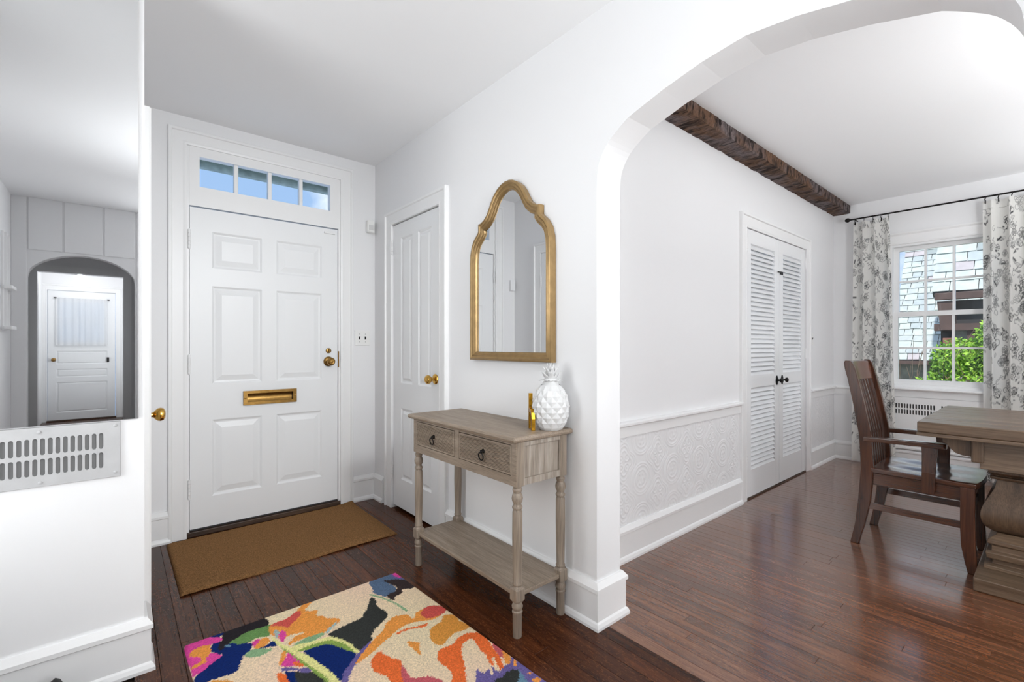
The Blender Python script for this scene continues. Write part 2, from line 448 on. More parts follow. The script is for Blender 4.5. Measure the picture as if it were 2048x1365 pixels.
def plate_slots(mb, x0, z0, nx, nz, px, pz, sw, sh, y, margin, n=6):
    """front of a sheet with vertical rounded slots; margin = (left, right, bottom, top) of plain sheet; slots get depth 6 mm"""
    bm = mb.bm
    W, Hh = nx*px, nz*pz
    for i in range(nx):
        for j in range(nz):
            cx, cz = x0 + (i+.5)*px, z0 + (j+.5)*pz
            loop = []
            for k in range(2*n):
                a = PI*k/(n-1) if k < n else PI + PI*(k-n)/(n-1)
                zc = sh/2 - sw/2 if k < n else -(sh/2 - sw/2)
                loop.append((cx + sw/2*math.cos(a), cz + zc + sw/2*math.sin(a)))
            outer = []
            for (lx, lz) in loop:
                dx, dz = lx-cx, lz-cz
                t = min((px/2)/abs(dx) if abs(dx) > 1e-9 else 9e9, (pz/2)/abs(dz) if abs(dz) > 1e-9 else 9e9)
                outer.append((cx+dx*t, cz+dz*t))
            rect = [(cx+px/2, cz+pz/2), (cx-px/2, cz+pz/2), (cx-px/2, cz-pz/2), (cx+px/2, cz-pz/2)]
            vo = [bm.verts.new((a, y, b)) for a, b in outer]; vi = [bm.verts.new((a, y, b)) for a, b in loop]; vd = [bm.verts.new((a, y+.008, b)) for a, b in loop]
            N = len(loop)
            for k in range(N):
                q = (k+1) % N
                try:
                    if (Vector(outer[k])-Vector(outer[q])).length > 1e-6: bm.faces.new((vo[k], vo[q], vi[q], vi[k]))
                except ValueError: pass
                if (Vector(loop[k])-Vector(loop[q])).length > 1e-7: bm.faces.new((vi[k], vi[q], vd[q], vd[k]))
            for r in rect:       # corner fill
                ks = sorted(range(N), key=lambda k: (outer[k][0]-r[0])**2 + (outer[k][1]-r[1])**2)
                on_x = [k for k in range(N) if abs(outer[k][0]-r[0]) < 1e-6 and (outer[k][1]-cz)*(r[1]-cz) > 0]
                on_z = [k for k in range(N) if abs(outer[k][1]-r[1]) < 1e-6 and (outer[k][0]-cx)*(r[0]-cx) > 0]
                if on_x and on_z:
                    a = min(on_x, key=lambda k: abs(outer[k][1]-r[1])); b = min(on_z, key=lambda k: abs(outer[k][0]-r[0]))
                    if a != b: bm.faces.new((vo[a], bm.verts.new((r[0], y, r[1])), vo[b]))
    l, r_, b_, t_ = margin
    for (xa, xb, za, zb) in ((x0-l, x0, z0-b_, z0+Hh+t_), (x0+W, x0+W+r_, z0-b_, z0+Hh+t_), (x0, x0+W, z0-b_, z0), (x0, x0+W, z0+Hh, z0+Hh+t_)):
        if xb-xa > 1e-6 and zb-za > 1e-6: bm.faces.new([bm.verts.new(p) for p in ((xa,y,za),(xb,y,za),(xb,y,zb),(xa,y,zb))])

# ================================================================== THE SETTING
XB, YD, YN, XW, H, H2 = 1.56, 3.525, 1.583, 5.89, 2.63, 2.68
YM, XL, YBK = 2.20, -0.77, -2.02          # mirror wall, left wall, back wall
XE = 0.075                                # outer corner of the mirror wall

# floor: sub-floor slab, then every strip in view a board of its own
floor = MB().box(-1.2, 6.1, -6.2, 3.75, -.12, -.012).done('floor', M_sub, kind='structure')
random.seed(5)
def lay(x0, x1, w, y0, y1, lmin, lmax, m, gap):
    x = x0
    while x < x1 - .004:
        xe = min(x + w, x1); y = y0 - random.uniform(0, .5) * (lmax - lmin)
        y = y0; first = True
        while y < y1 - .01:
            L = random.uniform(lmin, lmax) * (random.uniform(.3, 1) if first else 1); first = False
            ye = y + L
            if y1 - ye < .25: ye = y1
            z = random.uniform(-.0006, .0)
            mb = MB(); g = gap; bv = .0007
            rings = [[(x+g, y+g, -.0115), (xe-g, y+g, -.0115), (xe-g, ye-g, -.0115), (x+g, ye-g, -.0115)],
                     [(x+g, y+g, z-bv), (xe-g, y+g, z-bv), (xe-g, ye-g, z-bv), (x+g, ye-g, z-bv)],
                     [(x+g+bv, y+g+bv, z), (xe-g-bv, y+g+bv, z), (xe-g-bv, ye-g-bv, z), (x+g+bv, ye-g-bv, z)]]
            mb.loft(rings).done('floor_board', m, floor)
            y = ye
        x = xe
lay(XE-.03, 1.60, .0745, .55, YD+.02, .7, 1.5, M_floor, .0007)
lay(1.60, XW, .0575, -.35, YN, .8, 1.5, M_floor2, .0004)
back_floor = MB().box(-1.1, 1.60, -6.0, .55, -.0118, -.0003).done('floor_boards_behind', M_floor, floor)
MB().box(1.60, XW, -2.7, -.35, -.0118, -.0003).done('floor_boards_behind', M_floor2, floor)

# ceilings
MB().box(-1.0, 1.66, YBK-.1, YD+.15, H, H+.20).done('ceiling', M_ceil, kind='structure')
MB().box(1.66, XW+.2, -2.8, YN+.15, H2, H2+.15).done('ceiling', M_ceil, kind='structure')

# front wall with the door and transom opening
wf = holed('wall_front', -.95, 1.75, -.1, H+.1, YD, YD+.16, [(.325, 1.285, -.05, 2.47)], M_wall, kind='structure')
# hall wall that carries the mirror, the closet door and the arch
arch = [(.615, 0), (.615, 1.82), (.612, 1.93), (.600, 1.985), (.560, 2.045), (.50, 2.09), (.455, 2.117), (.30, 2.162), (.15, 2.195), (0, 2.212)]
YA = .665
mb = MB()
mb.box(XB, 1.72, 3.212, YD+.16, 0, H+.12); mb.box(XB, 1.72, 2.540, 3.212, 2.10, H+.12); mb.box(XB, 1.72, YA+.615, 2.540, 0, H+.12)
mb.box(XB, 1.72, -2.7, YA-.615, 0, H+.12)
def smooth_curve(p, n=4):
    out = []
    for i in range(len(p)-1):
        p0, p1, p2, p3 = p[max(i-1, 0)], p[i], p[i+1], p[min(i+2, len(p)-1)]
        for k in range(n):
            t = k/n
            out.append(tuple(.5*(2*b+(c-a)*t+(2*a-5*b+4*c-d)*t*t+(3*b-a-3*c+d)*t**3) for a, b, c, d in zip(p0, p1, p2, p3)))
    return out+[p[-1]]
arch = arch[:1]+smooth_curve(arch[1:7])+arch[7:]
barch = None
full = [(YA+a, z) for a, z in arch[1:]] + [(YA-a, z) for a, z in arch[1:-1][::-1]]
for (a, za), (b, zb) in zip(full, full[1:]):
    mb.loft([[(XB, a, za), (XB, b, zb), (XB, b, H+.12), (XB, a, H+.12)], [(1.72, a, za), (1.72, b, zb), (1.72, b, H+.12), (1.72, a, H+.12)]])
bmesh.ops.remove_doubles(mb.bm, verts=mb.bm.verts, dist=1e-5)
mb.done('wall_right', M_wall, kind='structure')
# mirror wall, its return, left and back walls
box('wall_near', M_wall, -.95, XE, YM, YM+.12, -.02, H+.1, kind='structure')
box('wall_return', M_wall, XE-.10, XE-.0005, YM+.12, YD+.05, -.02, H+.1, kind='structure')
box('wall_left', M_wall, XL-.15, XL, YBK-.1, YM+.1, -.02, H+.1, kind='structure')
# back wall: arch into the rear passage, boarded
AX, AHW = -.263, .405
barch = [(.405, 1.87), (.39, 1.93), (.345, 1.99), (.26, 2.05), (.14, 2.095), (0, 2.115)]
barch = smooth_curve(barch)
bfull = [(AX-a, z) for a, z in barch] + [(AX+a, z) for a, z in barch[:-1][::-1]]
mb = MB(); y0, y1 = YBK-.12, YBK
mb.box(XL-.3, AX-AHW, y0, y1, -.02, H+.1); mb.box(AX+AHW, 1.75, y0, y1, -.02, H+.1)
for (a, za), (b, zb) in zip(bfull, bfull[1:]):
    mb.loft([[(a, y0, za), (b, y0, zb), (b, y0, H+.1), (a, y0, H+.1)], [(a, y1, za), (b, y1, zb), (b, y1, H+.1), (a, y1, H+.1)]])
bmesh.ops.remove_doubles(mb.bm, verts=mb.bm.verts, dist=1e-5)
wb = mb.done('wall_back', M_wall, kind='structure')
for xa, xb in ((-.77, -.665), (-.655, -.42), (-.405, -.12), (-.105, .14), (.155, .40), (.415, .68)):
    zb = 2.13 if -.66 < xa < .14 else .19
    box('wall_board', M_wall, xa, xb, YBK, YBK+.010, zb, H, wb, bevel=.004)
# rear passage
box('wall_passage_left', M_wall, -1.02, -.90, -6.0, YBK-.12, -.02, 2.6, kind='structure')
box('wall_passage_right', M_wall, .22, .34, -6.0, YBK-.12, -.02, 2.6, kind='structure')
box('ceiling', M_ceil, -1.0, .34, -6.0, YBK-.11, 2.42, 2.6, kind='structure')
holed('wall_passage_end', -1.0, .34, -.02, 2.5, -6.02, -5.90, [(-.845, -.03, -.1, 2.085)], M_wall, kind='structure')
holed('wall_passage_header', -.95, .30, -.02, 2.5, -4.46, -4.36, [(-.81, .06, -.1, 2.19)], M_wall, kind='structure')
tr = MB(); rings = []
for d, y in ((0,-4.355),(0,-4.335),(.09,-4.335),(.09,-4.355)):
    rings.append([(-.81-d, y, 0), (-.81-d, y, 2.19+d), (.06+d, y, 2.19+d), (.06+d, y, 0)])
tr.loft(rings, cap=False, closed=False).done('trim_1', M_trim, kind='structure')

# dining room walls
holed('wall_dining_left', 1.72, XW+.15, -.02, H2+.1, YN, YN+.12, [(3.715, 5.015, -.1, 2.13)], M_wall, kind='structure')
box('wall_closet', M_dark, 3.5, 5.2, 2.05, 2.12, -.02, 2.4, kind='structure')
WY0, WY1, WZ0, WZ1 = .385, 1.105, .80, 2.20     # dining window opening (Y, Z)
mb = MB()
ww = thing('w', None, None)   # local frame helper for the window wall
bpy.data.objects.remove(ww)
mb = MB(); xa, xb = XW, XW+.16
mb.box(xa, xb, WY1, YN+.12, -.02, H2+.1); mb.box(xa, xb, WY0, WY1, -.02, WZ0); mb.box(xa, xb, WY0, WY1, WZ1, H2+.1); mb.box(xa, xb, -2.8, WY0, -.02, H2+.1)
bmesh.ops.remove_doubles(mb.bm, verts=mb.bm.verts, dist=1e-5)
mb.done('wall_dining_window', M_wall, kind='structure')
box('wall_dining_right', M_wall, 1.72, XW+.1, -2.8, -2.7, -.02, H2+.1, kind='structure')

# mouldings
molding('baseboard_front', [(1.375, YD), (1.56, YD), (1.56, 3.345)], BASE, kind='structure')
molding('baseboard_front', [(XE, YD), (.243, YD)], BASE, kind='structure')
molding('baseboard_right', [(XB, 2.447), (XB, YA+.615), (1.72, YA+.615), (1.72, YN), (3.618, YN)], BASE, kind='structure')
molding('baseboard_near', [(XL, YM), (XE, YM), (XE, 2.34)], BASE, kind='structure')
molding('baseboard_dining', [(5.118, YN), (XW, YN), (XW, -1.2)], BASE, kind='structure')
molding('trim_2', [(1.72, YN), (3.618, YN)], RAIL, kind='structure')
molding('trim_3', [(5.118, YN), (XW, YN), (XW, 1.20)], RAIL, kind='structure')

# embossed paper below the chair rail, real relief
def dado(name, x0, x1, z0, z1, step=.0042):
    nx, nz = int((x1-x0)/step), int((z1-z0)/step)
    xs = np.linspace(x0, x1, nx+1)[:, None]; zs = np.linspace(z0, z1, nz+1)[None, :]
    h = np.zeros((nx+1, nz+1)); P, Q = .337, .235
    def ringsum(r, radii, w):
        o = np.zeros_like(r)
        for q in radii: o = np.maximum(o, np.clip(1-np.abs(r-q)/w, 0, 1))
        return o
    for a in range(-1, 20):
        for b in range(-1, 5):
            cx, cz = 2.33 + (a-3)*P, .425 + (b-1)*Q
            dx, dz = xs-cx, zs-cz; r = np.sqrt(dx**2+dz**2); th = np.arctan2(dz, dx)
            m = ringsum(r, (.092, .078, .052), .006)
            m = np.maximum(m, np.clip(1-np.abs(r-.030)/.010, 0, 1)*(.5+.5*np.cos(6*th)))
            m = np.maximum(m, np.clip(1-r/.012, 0, 1))
            h = np.maximum(h, m*(r < .10))
            cx, cz = 2.33 + (a-3)*P + P/2, .425 + (b-1)*Q + Q/2
            dx, dz = xs-cx, zs-cz; r = np.sqrt(dx**2+dz**2); th = np.arctan2(dz, dx)
            sc = r / (1+.16*np.cos(4*th))
            m = ringsum(sc, (.098, .083, .060), .006)
            for k in range(4):
                ex, ez = .038*math.cos(k*PI/2+PI/4), .038*math.sin(k*PI/2+PI/4)
                rr = np.sqrt((dx-ex)**2+(dz-ez)**2); m = np.maximum(m, ringsum(rr, (.020,), .006)); m = np.maximum(m, np.clip(1-rr/.009, 0, 1))
            h = np.maximum(h, m*(sc < .106))
    h = h + .12*np.sin(xs*900)*np.cos(zs*700)*.3
    X, Z = np.broadcast_to(xs, h.shape), np.broadcast_to(zs, h.shape)
    co = np.stack([X, YN-.0015-.0034*h, Z], -1).reshape(-1, 3)
    I = np.arange((nx+1)*(nz+1)).reshape(nx+1, nz+1)
    f = np.stack([I[:-1, :-1], I[1:, :-1], I[1:, 1:], I[:-1, 1:]], -1).reshape(-1, 4)
    me = bpy.data.meshes.new(name); me.from_pydata(co.tolist(), [], f.tolist()); me.materials.append(M_dado)
    for p in me.polygons: p.use_smooth = True
    o = bpy.data.objects.new(name, me); C.objects.link(o); o['kind'] = 'structure'
    return o
dado('wall_paper_embossed', 1.722, 3.618, .188, .694)
dado('wall_paper_embossed', 5.12, XW-.005, .188, .694, .006)

# ------------------------------------------------------------------ front door
d1 = thing('door_1', 'white six-panel front door with brass knob and mail slot', 'door', (0, YD, 0), 0, kind='structure')
ST = [(.452, .762, 1.655, 1.965)]
px = [(.462, .752), (.842, 1.150)]; pz = [(.235, .725), (.955, 1.585), (1.700, 1.935)]
holes = [(a, b, c, d) for a, b in px for c, d in pz]
slot = (.655, .955, .822, .882)
holed('door_slab', .344, 1.266, .045, 2.075, .004, .048, holes + [slot], M_door, d1)
for a, b, c, d in holes: raised_panel('door_panel', a, b, c, d, .004, M_door, d1)
box('kick_sill', M_thresh, .325, 1.285, -.012, .12, 0, .032, d1, bevel=.004)
box('sweep', M_dark, .346, 1.264, .012, .04, .033, .046, d1)
for z in (1.87, 1.085, .30): hinge(d1, .340, z, 0, .12)
knob(d1, 1.198, 1.085, .004, M_brass, 1.05, .037)
tt = thing('thumb_turn', None, None, (1.198, .004, 1.165)); tt.parent = d1
MB().lathe([(.020, 0), (.019, -.006), (.010, -.010)], axis='y', n=20).done('rose', M_brass, tt, smooth=True)
MB().box(-.004, .004, -.026, -.008, -.018, .018).done('turn_piece', M_brass, tt, bevel=.002)
ms = thing('mail_slot', None, None); ms.parent = d1
holed('slot_frame', .638, .972, .804, .898, -.010, .006, [(.662, .948, .824, .880)], M_brass, ms)
MB().grid(lambda u, v: (.664+.282*u, .010+.010*math.sin(v*PI), .822+.060*v), 30, 6).done('slot_flap', M_brass, ms, smooth='all')
for x in (.650, .960): MB().lathe([(.006, -.010), (.005, -.014), (.001, -.015)], (x, 0, .851), 'y', 12).done('screw', M_brass, ms, smooth=True)
box('top_latch', M_trim, 1.165, 1.245, -.010, .004, 2.035, 2.050, d1, bevel=.003)
box('strike_plate', M_brass, 1.268, 1.274, -.004, .012, 1.04, 1.16, d1)
# casing and frame
cs = casing('trim_4', .327, 1.283, 2.455, .095, kind='structure'); cs.location = (0, YD, 0)
jb = structure('trim_5'); jb.location = (0, YD, 0)
box('jamb', M_trim, .300, .341, .0, .15, 0, 2.48, jb); box('jamb', M_trim, 1.269, 1.31, .0, .15, 0, 2.48, jb)
w1 = thing('window_1', 'four-pane transom window above the front door', 'window', (0, YD, 0), kind='structure')
holed('window_frame', .341, 1.269, 2.083, 2.458, -.004, .05, [(.395, 1.208, 2.208, 2.398)], M_trim, w1)
pw = (1.208-.395)/4
for k in range(1, 4): box('muntin', M_trim, .395+k*pw-.012, .395+k*pw+.012, .004, .045, 2.208, 2.398, w1, bevel=.004)
for k in range(4): box('window_pane', glass(), .395+k*pw+.011, .395+(k+1)*pw-.011, .028, .031, 2.209, 2.397, w1)
box('outer_panel', M_dark, .30, 1.31, .08, .10, 0, 2.06, d1)

# ------------------------------------------------------------------ closet door in the hall wall (local x runs towards the camera)
d2 = thing('door_2', 'narrow white four-panel closet door left of the arched wall mirror', 'door', (XB, 3.212, 0), R(-90), kind='structure')
px2 = [(.118, .290), (.372, .548)]; pz2 = [(.235, .750), (.930, 1.985)]
h2 = [(a, b, c, d) for a, b in px2 for c, d in pz2]
holed('door_slab', .003, .668, .025, 2.092, .006, .045, h2, M_door, d2)
for a, b, c, d in h2: raised_panel('door_panel', a, b, c, d, .006, M_door, d2, field=.04)
for z in (1.93, .27): hinge(d2, .002, z, 0, .10)
knob(d2, .600, .985, .006, M_brass2, 1.0, .034)
c2 = casing('trim_6', 0, .671, 2.098, .095, kind='structure'); c2.location = (XB, 3.212, 0); c2.rotation_euler = (0, 0, R(-90))
box('back_panel', M_dark, -.05, .72, .07, .10, 0, 2.15, d2)

# ------------------------------------------------------------------ coat closet door in the return wall (seen in the mirror, its knob seen direct)
d3 = thing('door_3', 'white coat closet door with brass knob in the left return wall', 'door', (XE, 2.46, 0), R(90), kind='structure')
px3 = [(.10, .30), (.37, .57)]; h3 = [(a, b, c, d) for a, b in px3 for c, d in ((.235, .75), (.93, 1.95))]
holed('door_slab', .0, .67, .02, 2.06, -.010, .0, h3, M_door, d3)
for a, b, c, d in h3: raised_panel('door_panel', a, b, c, d, -.010, M_door, d3, field=.04)
for z in (1.80, .30): hinge(d3, .67, z, -.010, .10)
knob(d3, .05, .905, -.010, M_brass2, 1.0, .030)
c3 = casing('trim_7', -.003, .673, 2.065, .095, kind='structure'); c3.location = (XE, 2.46, 0); c3.rotation_euler = (0, 0, R(90))

# ------------------------------------------------------------------ louvered double closet doors in the dining room
def louver_leaf(name, label, x0, x1, kx, hx):
    d = thing(name, label, 'door', (0, YN, 0), kind='structure')
    y0, y1 = -.004, .030; s = .085
    for xa, xb in ((x0, x0+s), (x1-s, x1)): box('stile', M_door, xa, xb, y0, y1, .012, 2.118, d, bevel=.002)
    for za, zb in ((.012, .222), (.868, .966), (2.008, 2.118)): box('rail', M_door, x0+s, x1-s, y0+.001, y1, za, zb, d)
    src = None
    for za, zb, n in ((.222, .868, 18), (.966, 2.008, 28)):
        p = (zb-za)/n
        for k in range(n):
            zc = za+(k+.5)*p
            if src is None:
                poly = [(-.0150, -.021), (-.0118, -.024), (.0150, .021), (.0118, .024)]
                src = MB().prism(poly, lambda q: (x0+s, y0+.018+q[0], q[1]), lambda q: (x1-s, y0+.018+q[0], q[1])).done('louver', M_door, d)
                src.location = (0, 0, zc)
            else:
                c = src.copy(); C.objects.link(c); c.parent = d; c.location = (0, 0, zc)
    for z in (1.985, 1.13, .29): hinge(d, hx, z, y0, .10)
    k = thing('door_knob', None, None, (kx, y0, .905)); k.parent = d
    MB().lathe([(.030, 0), (.030, -.004), (.022, -.007)], axis='y', n=20).done('backplate', M_black, k, smooth=True).scale = (.75, 1, 1.35)
    MB().lathe([(.008, -.006), (.008, -.025), (.019, -.032), (.021, -.042), (.014, -.050), (.002, -.051)], axis='y', n=18).done('handle', M_black, k, smooth=True)
    return d
L4 = louver_leaf('door_4', 'left leaf of the white louvered double closet door', 3.727, 4.377, 4.325, 3.725)
L5 = louver_leaf('door_5', 'right leaf of the white louvered double closet door', 4.381, 5.003, 4.440, 5.006)
lt = thing('door_latch', None, None, (0, 0, 0)); lt.parent = L5
box('latch_plate', M_black, 4.392, 4.452, -.010, -.004, 1.822, 1.848, lt); MB().tube([(4.335, -.012, 1.84), (4.40, -.012, 1.84)], .005).done('latch_bolt', M_black, lt)
c4 = casing('trim_8', 3.716, 5.014, 2.122, .105, kind='structure'); c4.location = (0, YN, 0)
box('threshold', M_thresh, 3.72, 5.01, -.012, .10, -.001, .010, L4).location = (0, 0, 0)
# weathered beam along the dining ceiling
mb = MB(); nb = 120; rng = random.Random(3)
prev = None; rings = []
for i in range(nb+1):
    x = 1.70 + (XW-1.70)*i/nb
    j = lambda s: rng.uniform(-s, s)
    rings.append([(x, YN-.001, 2.600+j(.004)), (x, YN-.07, 2.598+j(.004)), (x, 1.438+j(.004), 2.601+j(.003)), (x, 1.434+j(.003), H2+.005), (x, YN-.001, H2+.005)])
bmo = mb.loft(rings).done('ceiling_beam', M_beam)
bmo['label'] = 'dark rough-hewn wooden beam on the dining ceiling'; bmo['category'] = 'beam'

# ------------------------------------------------------------------ dining window (local x runs along -Y, y into the wall)
w2 = thing('window_2', 'white double-hung twelve-pane window in the dining room', 'window', (XW, WY1, 0), R(-90), kind='structure')
WW = WY1 - WY0
holed('window_frame', -.005, WW+.005, WZ0-.01, WZ1+.01, -.002, .15, [(.022, WW-.022, WZ0+.025, WZ1-.022)], M_trim, w2)
def sash(name, z0, z1, y, bot, top):
    s = thing(name, None, None); s.parent = w2
    a, b = .022, WW-.022
    holed('sash_frame', a, b, z0, z1, y, y+.035, [(a+.038, b-.038, z0+bot, z1-top)], M_trim, s)
    ga, gb, gz0, gz1 = a+.038, b-.038, z0+bot, z1-top
    for k in (1, 2):
        x = ga+(gb-ga)*k/3; box('muntin', M_trim, x-.010, x+.010, y+.004, y+.030, gz0, gz1, s)
    zm = (gz0+gz1)/2; box('muntin', M_trim, ga, gb, y+.006, y+.028, zm-.009, zm+.009, s)
    for i in range(3):
        for j in range(2):
            xa, xb_ = ga+(gb-ga)*i/3, ga+(gb-ga)*(i+1)/3; za, zb = (gz0, zm) if j == 0 else (zm, gz1)
            box('window_pane', glass(), xa+.003, xb_-.003, y+.015, y+.018, za+.003, zb-.003, s)
sash('upper_sash', 1.50, WZ1-.022, .075, .032, .035)
sash('lower_sash', WZ0+.025, 1.535, .035, .045, .045)
hc = MB(); prof = [(0,0),(0,-.018),(.014,-.022),(.085,-.020),(.10,-.034),(.112,-.034),(.112,0)]
rings = []
for d, y in prof: rings.append([(-d, y, WZ0-.0), (-d, y, WZ1+d), (WW+d, y, WZ1+d), (WW+d, y, WZ0)])
o = hc.loft(rings, cap=False, closed=False).done('trim_9', M_trim, kind='structure'); o.location = (XW, WY1, 0); o.rotation_euler = (0, 0, R(-90))
MB().prism([(-.055, .772), (-.060, .780), (-.058, .792), (-.050, .798), (.03, .800), (.03, .772)], lambda p: (-.15, p[0], p[1]), lambda p: (WW+.15, p[0], p[1])).done('stool', M_trim, w2)
box('apron', M_trim, -.12, WW+.12, -.020, 0, .700, .772, w2, bevel=.003)
# radiator recess cover below the window
rc = thing('radiator_cover', 'white radiator cover with slotted grille below the dining window', 'radiator cover', (XW, WY1, 0), R(-90))
mb = MB(); x0 = .03
y = -.030
plate_slots(mb, .045, .530, 14, 2, .0215, .057, .013, .046, y, (.145, .0, 0, .0))
plate_slots(mb, .045+14*.0215+.035, .530, 14, 2, .0215, .057, .013, .046, y, (.035, .20, 0, 0))
xe = .045+28*.0215+.035+.20
for za, zb in ((.195, .530), (.644, .700)): mb.bm.faces.new([mb.bm.verts.new(p) for p in ((-.10, y, za), (xe, y, za), (xe, y, zb), (-.10, y, zb))])
bmesh.ops.remove_doubles(mb.bm, verts=mb.bm.verts, dist=1e-5)
mb.done('grille_panel', M_trim, rc)
box('grille_back', M_duct, -.09, xe-.01, -.006, -.004, .20, .69, rc)
box('side', M_trim, -.104, -.10, y, 0, .195, .70, rc); box('lower_strip', M_trim, -.10, xe, -.036, -.030, .195, .215, rc, bevel=.002)

# ------------------------------------------------------------------ curtains and rod
rod = thing('curtain_rod', 'thin black curtain rod with ball finial above the dining window', 'curtain rod', (5.785, 1.43, 2.505))
MB().tube([(0, -.03, 0), (0, -1.75, 0)], .0075, 10).done('rod', M_black, rod, smooth=True)
MB().lathe([(.008, -.030), (.010, -.024), (.014, -.018), (.021, -.006), (.022, .004), (.018, .014), (.010, .022), (.003, .026)], axis='y', n=16).done('finial', M_black, rod, smooth=True)
for yy in (-.06, -1.60): MB().tube([(0, yy, 0), (.03, yy, -.004), (.1055, yy, -.004)], .006, 8).done('bracket', M_black, rod)

def ink_map(W, Hh, step, seed, dens):
    rng = random.Random(seed); nx, ny = int(W/step), int(Hh/step)
    A = np.zeros((nx+1, ny+1), dtype=np.float32)
    def stroke(pts, w, v):
        for (x0, y0), (x1, y1) in zip(pts, pts[1:]):
            a, b = int((min(x0, x1)-w)/step)-1, int((max(x0, x1)+w)/step)+2
            c, d = int((min(y0, y1)-w)/step)-1, int((max(y0, y1)+w)/step)+2
            a, b, c, d = max(a, 0), min(b, nx+1), max(c, 0), min(d, ny+1)
            if a >= b or c >= d: continue
            X = (np.arange(a, b)*step)[:, None]; Y = (np.arange(c, d)*step)[None, :]
            dx, dy = x1-x0, y1-y0; L = dx*dx+dy*dy+1e-12
            t = np.clip(((X-x0)*dx+(Y-y0)*dy)/L, 0, 1)
            r = np.sqrt((X-x0-t*dx)**2+(Y-y0-t*dy)**2)
            A[a:b, c:d] = np.maximum(A[a:b, c:d], v*np.clip(1.5-r/w, 0, 1))
    def arc(cx, cy, r, a0, a1, w, v, e=1.0, rot=0.0, n=10):
        pts = []
        for k in range(n+1):
            a = a0+(a1-a0)*k/n; x, y = r*math.cos(a), r*e*math.sin(a)
            pts.append((cx+x*math.cos(rot)-y*math.sin(rot), cy+x*math.sin(rot)+y*math.cos(rot)))
        stroke(pts, w, v)
    for _ in range(int(W*Hh*dens)):
        cx, cy = rng.uniform(0, W), rng.uniform(0, Hh); kind = rng.random(); v = rng.uniform(.45, 1)
        if kind < .26:      # rose
            n = rng.randint(5, 7); s = rng.uniform(.022, .036)
            for k in range(n):
                a = 2*PI*k/n+rng.uniform(-.2, .2)
                arc(cx+s*.75*math.cos(a), cy+s*.75*math.sin(a), s*.55, a-2, a+2, .0028, v)
            arc(cx, cy, s*.35, 0, 5, .004, v)
            if rng.random() < .5: stroke([(cx-s*.3, cy), (cx+s*.35, cy+s*.15), (cx, cy-s*.4)], .009, v)
        elif kind < .58:    # leaf
            s = rng.uniform(.02, .035); rot = rng.uniform(0, 6.3)
            if rng.random() < .45:
                stroke([(cx-s*.7*math.cos(rot), cy-s*.7*math.sin(rot)), (cx, cy), (cx+s*.5*math.cos(rot), cy+s*.5*math.sin(rot))], s*.26, v)
            else:
                arc(cx, cy, s, 0, 2*PI, .0024, v*.8, .45, rot, 14); stroke([(cx-s*math.cos(rot), cy-s*math.sin(rot)), (cx+s*math.cos(rot), cy+s*math.sin(rot))], .002, v*.7)
        elif kind < .86:    # curl stem
            rot = rng.uniform(0, 6.3); s = rng.uniform(.02, .045); pts = []
            for k in range(12):
                a = rot+k*.42; r = s*(1-k/14); pts.append((cx+r*math.cos(a), cy+r*math.sin(a)))
            stroke(pts, .0026, v); stroke([pts[0], (pts[0][0]+rng.uniform(-.06, .06), pts[0][1]+rng.uniform(-.06, .06))], .0024, v*.9)
        else:               # bud cluster
            for k in range(rng.randint(2, 4)):
                x, y = cx+rng.uniform(-.03, .03), cy+rng.uniform(-.03, .03); a = rng.uniform(0, 6.3)
                stroke([(x, y), (x+.014*math.cos(a), y+.014*math.sin(a))], .006, v)
    return A

M_curt = vcol('printed_cotton', .9, 0, translucent=.35, spec=.1)
def curtain(label, y0, y1, yb0, yb1, cloth_w, nf, seed, ring_ys, x=5.785, zt=2.475, zb=.02):
    t = thing('curtain', label, 'curtain', (x, (y0+y1)/2, 0), 0, 'floral curtains at the dining window')
    step = .0055; A = ink_map(cloth_w, zt-zb, step, seed, 270); nx, ny = A.shape
    us = np.linspace(0, 1, nx)[:, None]; vs = np.linspace(0, 1, ny)[None, :]     # v: 0 bottom .. 1 top
    rng = np.random.RandomState(seed); ph = rng.uniform(0, 6.28, 4)
    amp = .030*(1-.35*vs)
    a = us*nf*2*PI+ph[0]+.25*np.sin(us*9+ph[1])
    X = amp*np.sin(a)+.010*np.sin(us*nf*PI*1.3+ph[2]+vs*1.2)
    Yt = y0+(y1-y0)*us; Yb = yb0+(yb1-yb0)*us
    s = np.clip((1-vs)*1.15, 0, 1)**.8
    Y = Yt*(1-s)+Yb*s + .010*np.cos(a)*(1-.4*vs)
    Z = zb+(zt-zb)*vs + .012*np.abs(np.sin(a*.5))*(vs > .97)*-1
    Yc = (y0+y1)/2
    co = np.stack([X+0*Y, Y-Yc, Z+0*Y], -1).reshape(-1, 3)
    I = np.arange(nx*ny).reshape(nx, ny)
    f = np.stack([I[:-1, :-1], I[1:, :-1], I[1:, 1:], I[:-1, 1:]], -1).reshape(-1, 4)
    me = bpy.data.meshes.new('cloth'); me.from_pydata(co.tolist(), [], f.tolist()); me.materials.append(M_curt)
    me.shade_smooth()
    base = np.array([.84, .83, .80]); ink = np.array([.018, .020, .026])
    k = A[..., None]*.97; col = base*(1-k)+ink*k
    at = me.color_attributes.new('Col', 'FLOAT_COLOR', 'POINT')
    at.data.foreach_set('color', np.concatenate([col.reshape(-1, 3), np.ones((nx*ny, 1))], 1).astype(np.float32).ravel())
    o = bpy.data.objects.new('cloth', me); C.objects.link(o); o.parent = t
    for yy in ring_ys:
        r = thing('curtain_ring', None, None, (0, yy-Yc, 2.4925)); r.parent = t
        MB().torus((0, 0, 0), .0185, .0022, (0, 1, .25), 18, 6).done('ring', M_black, r, smooth='all')
        MB().box(-.004, .004, -.004, .004, -.048, -.020).done('clip', M_black, r)
    return t
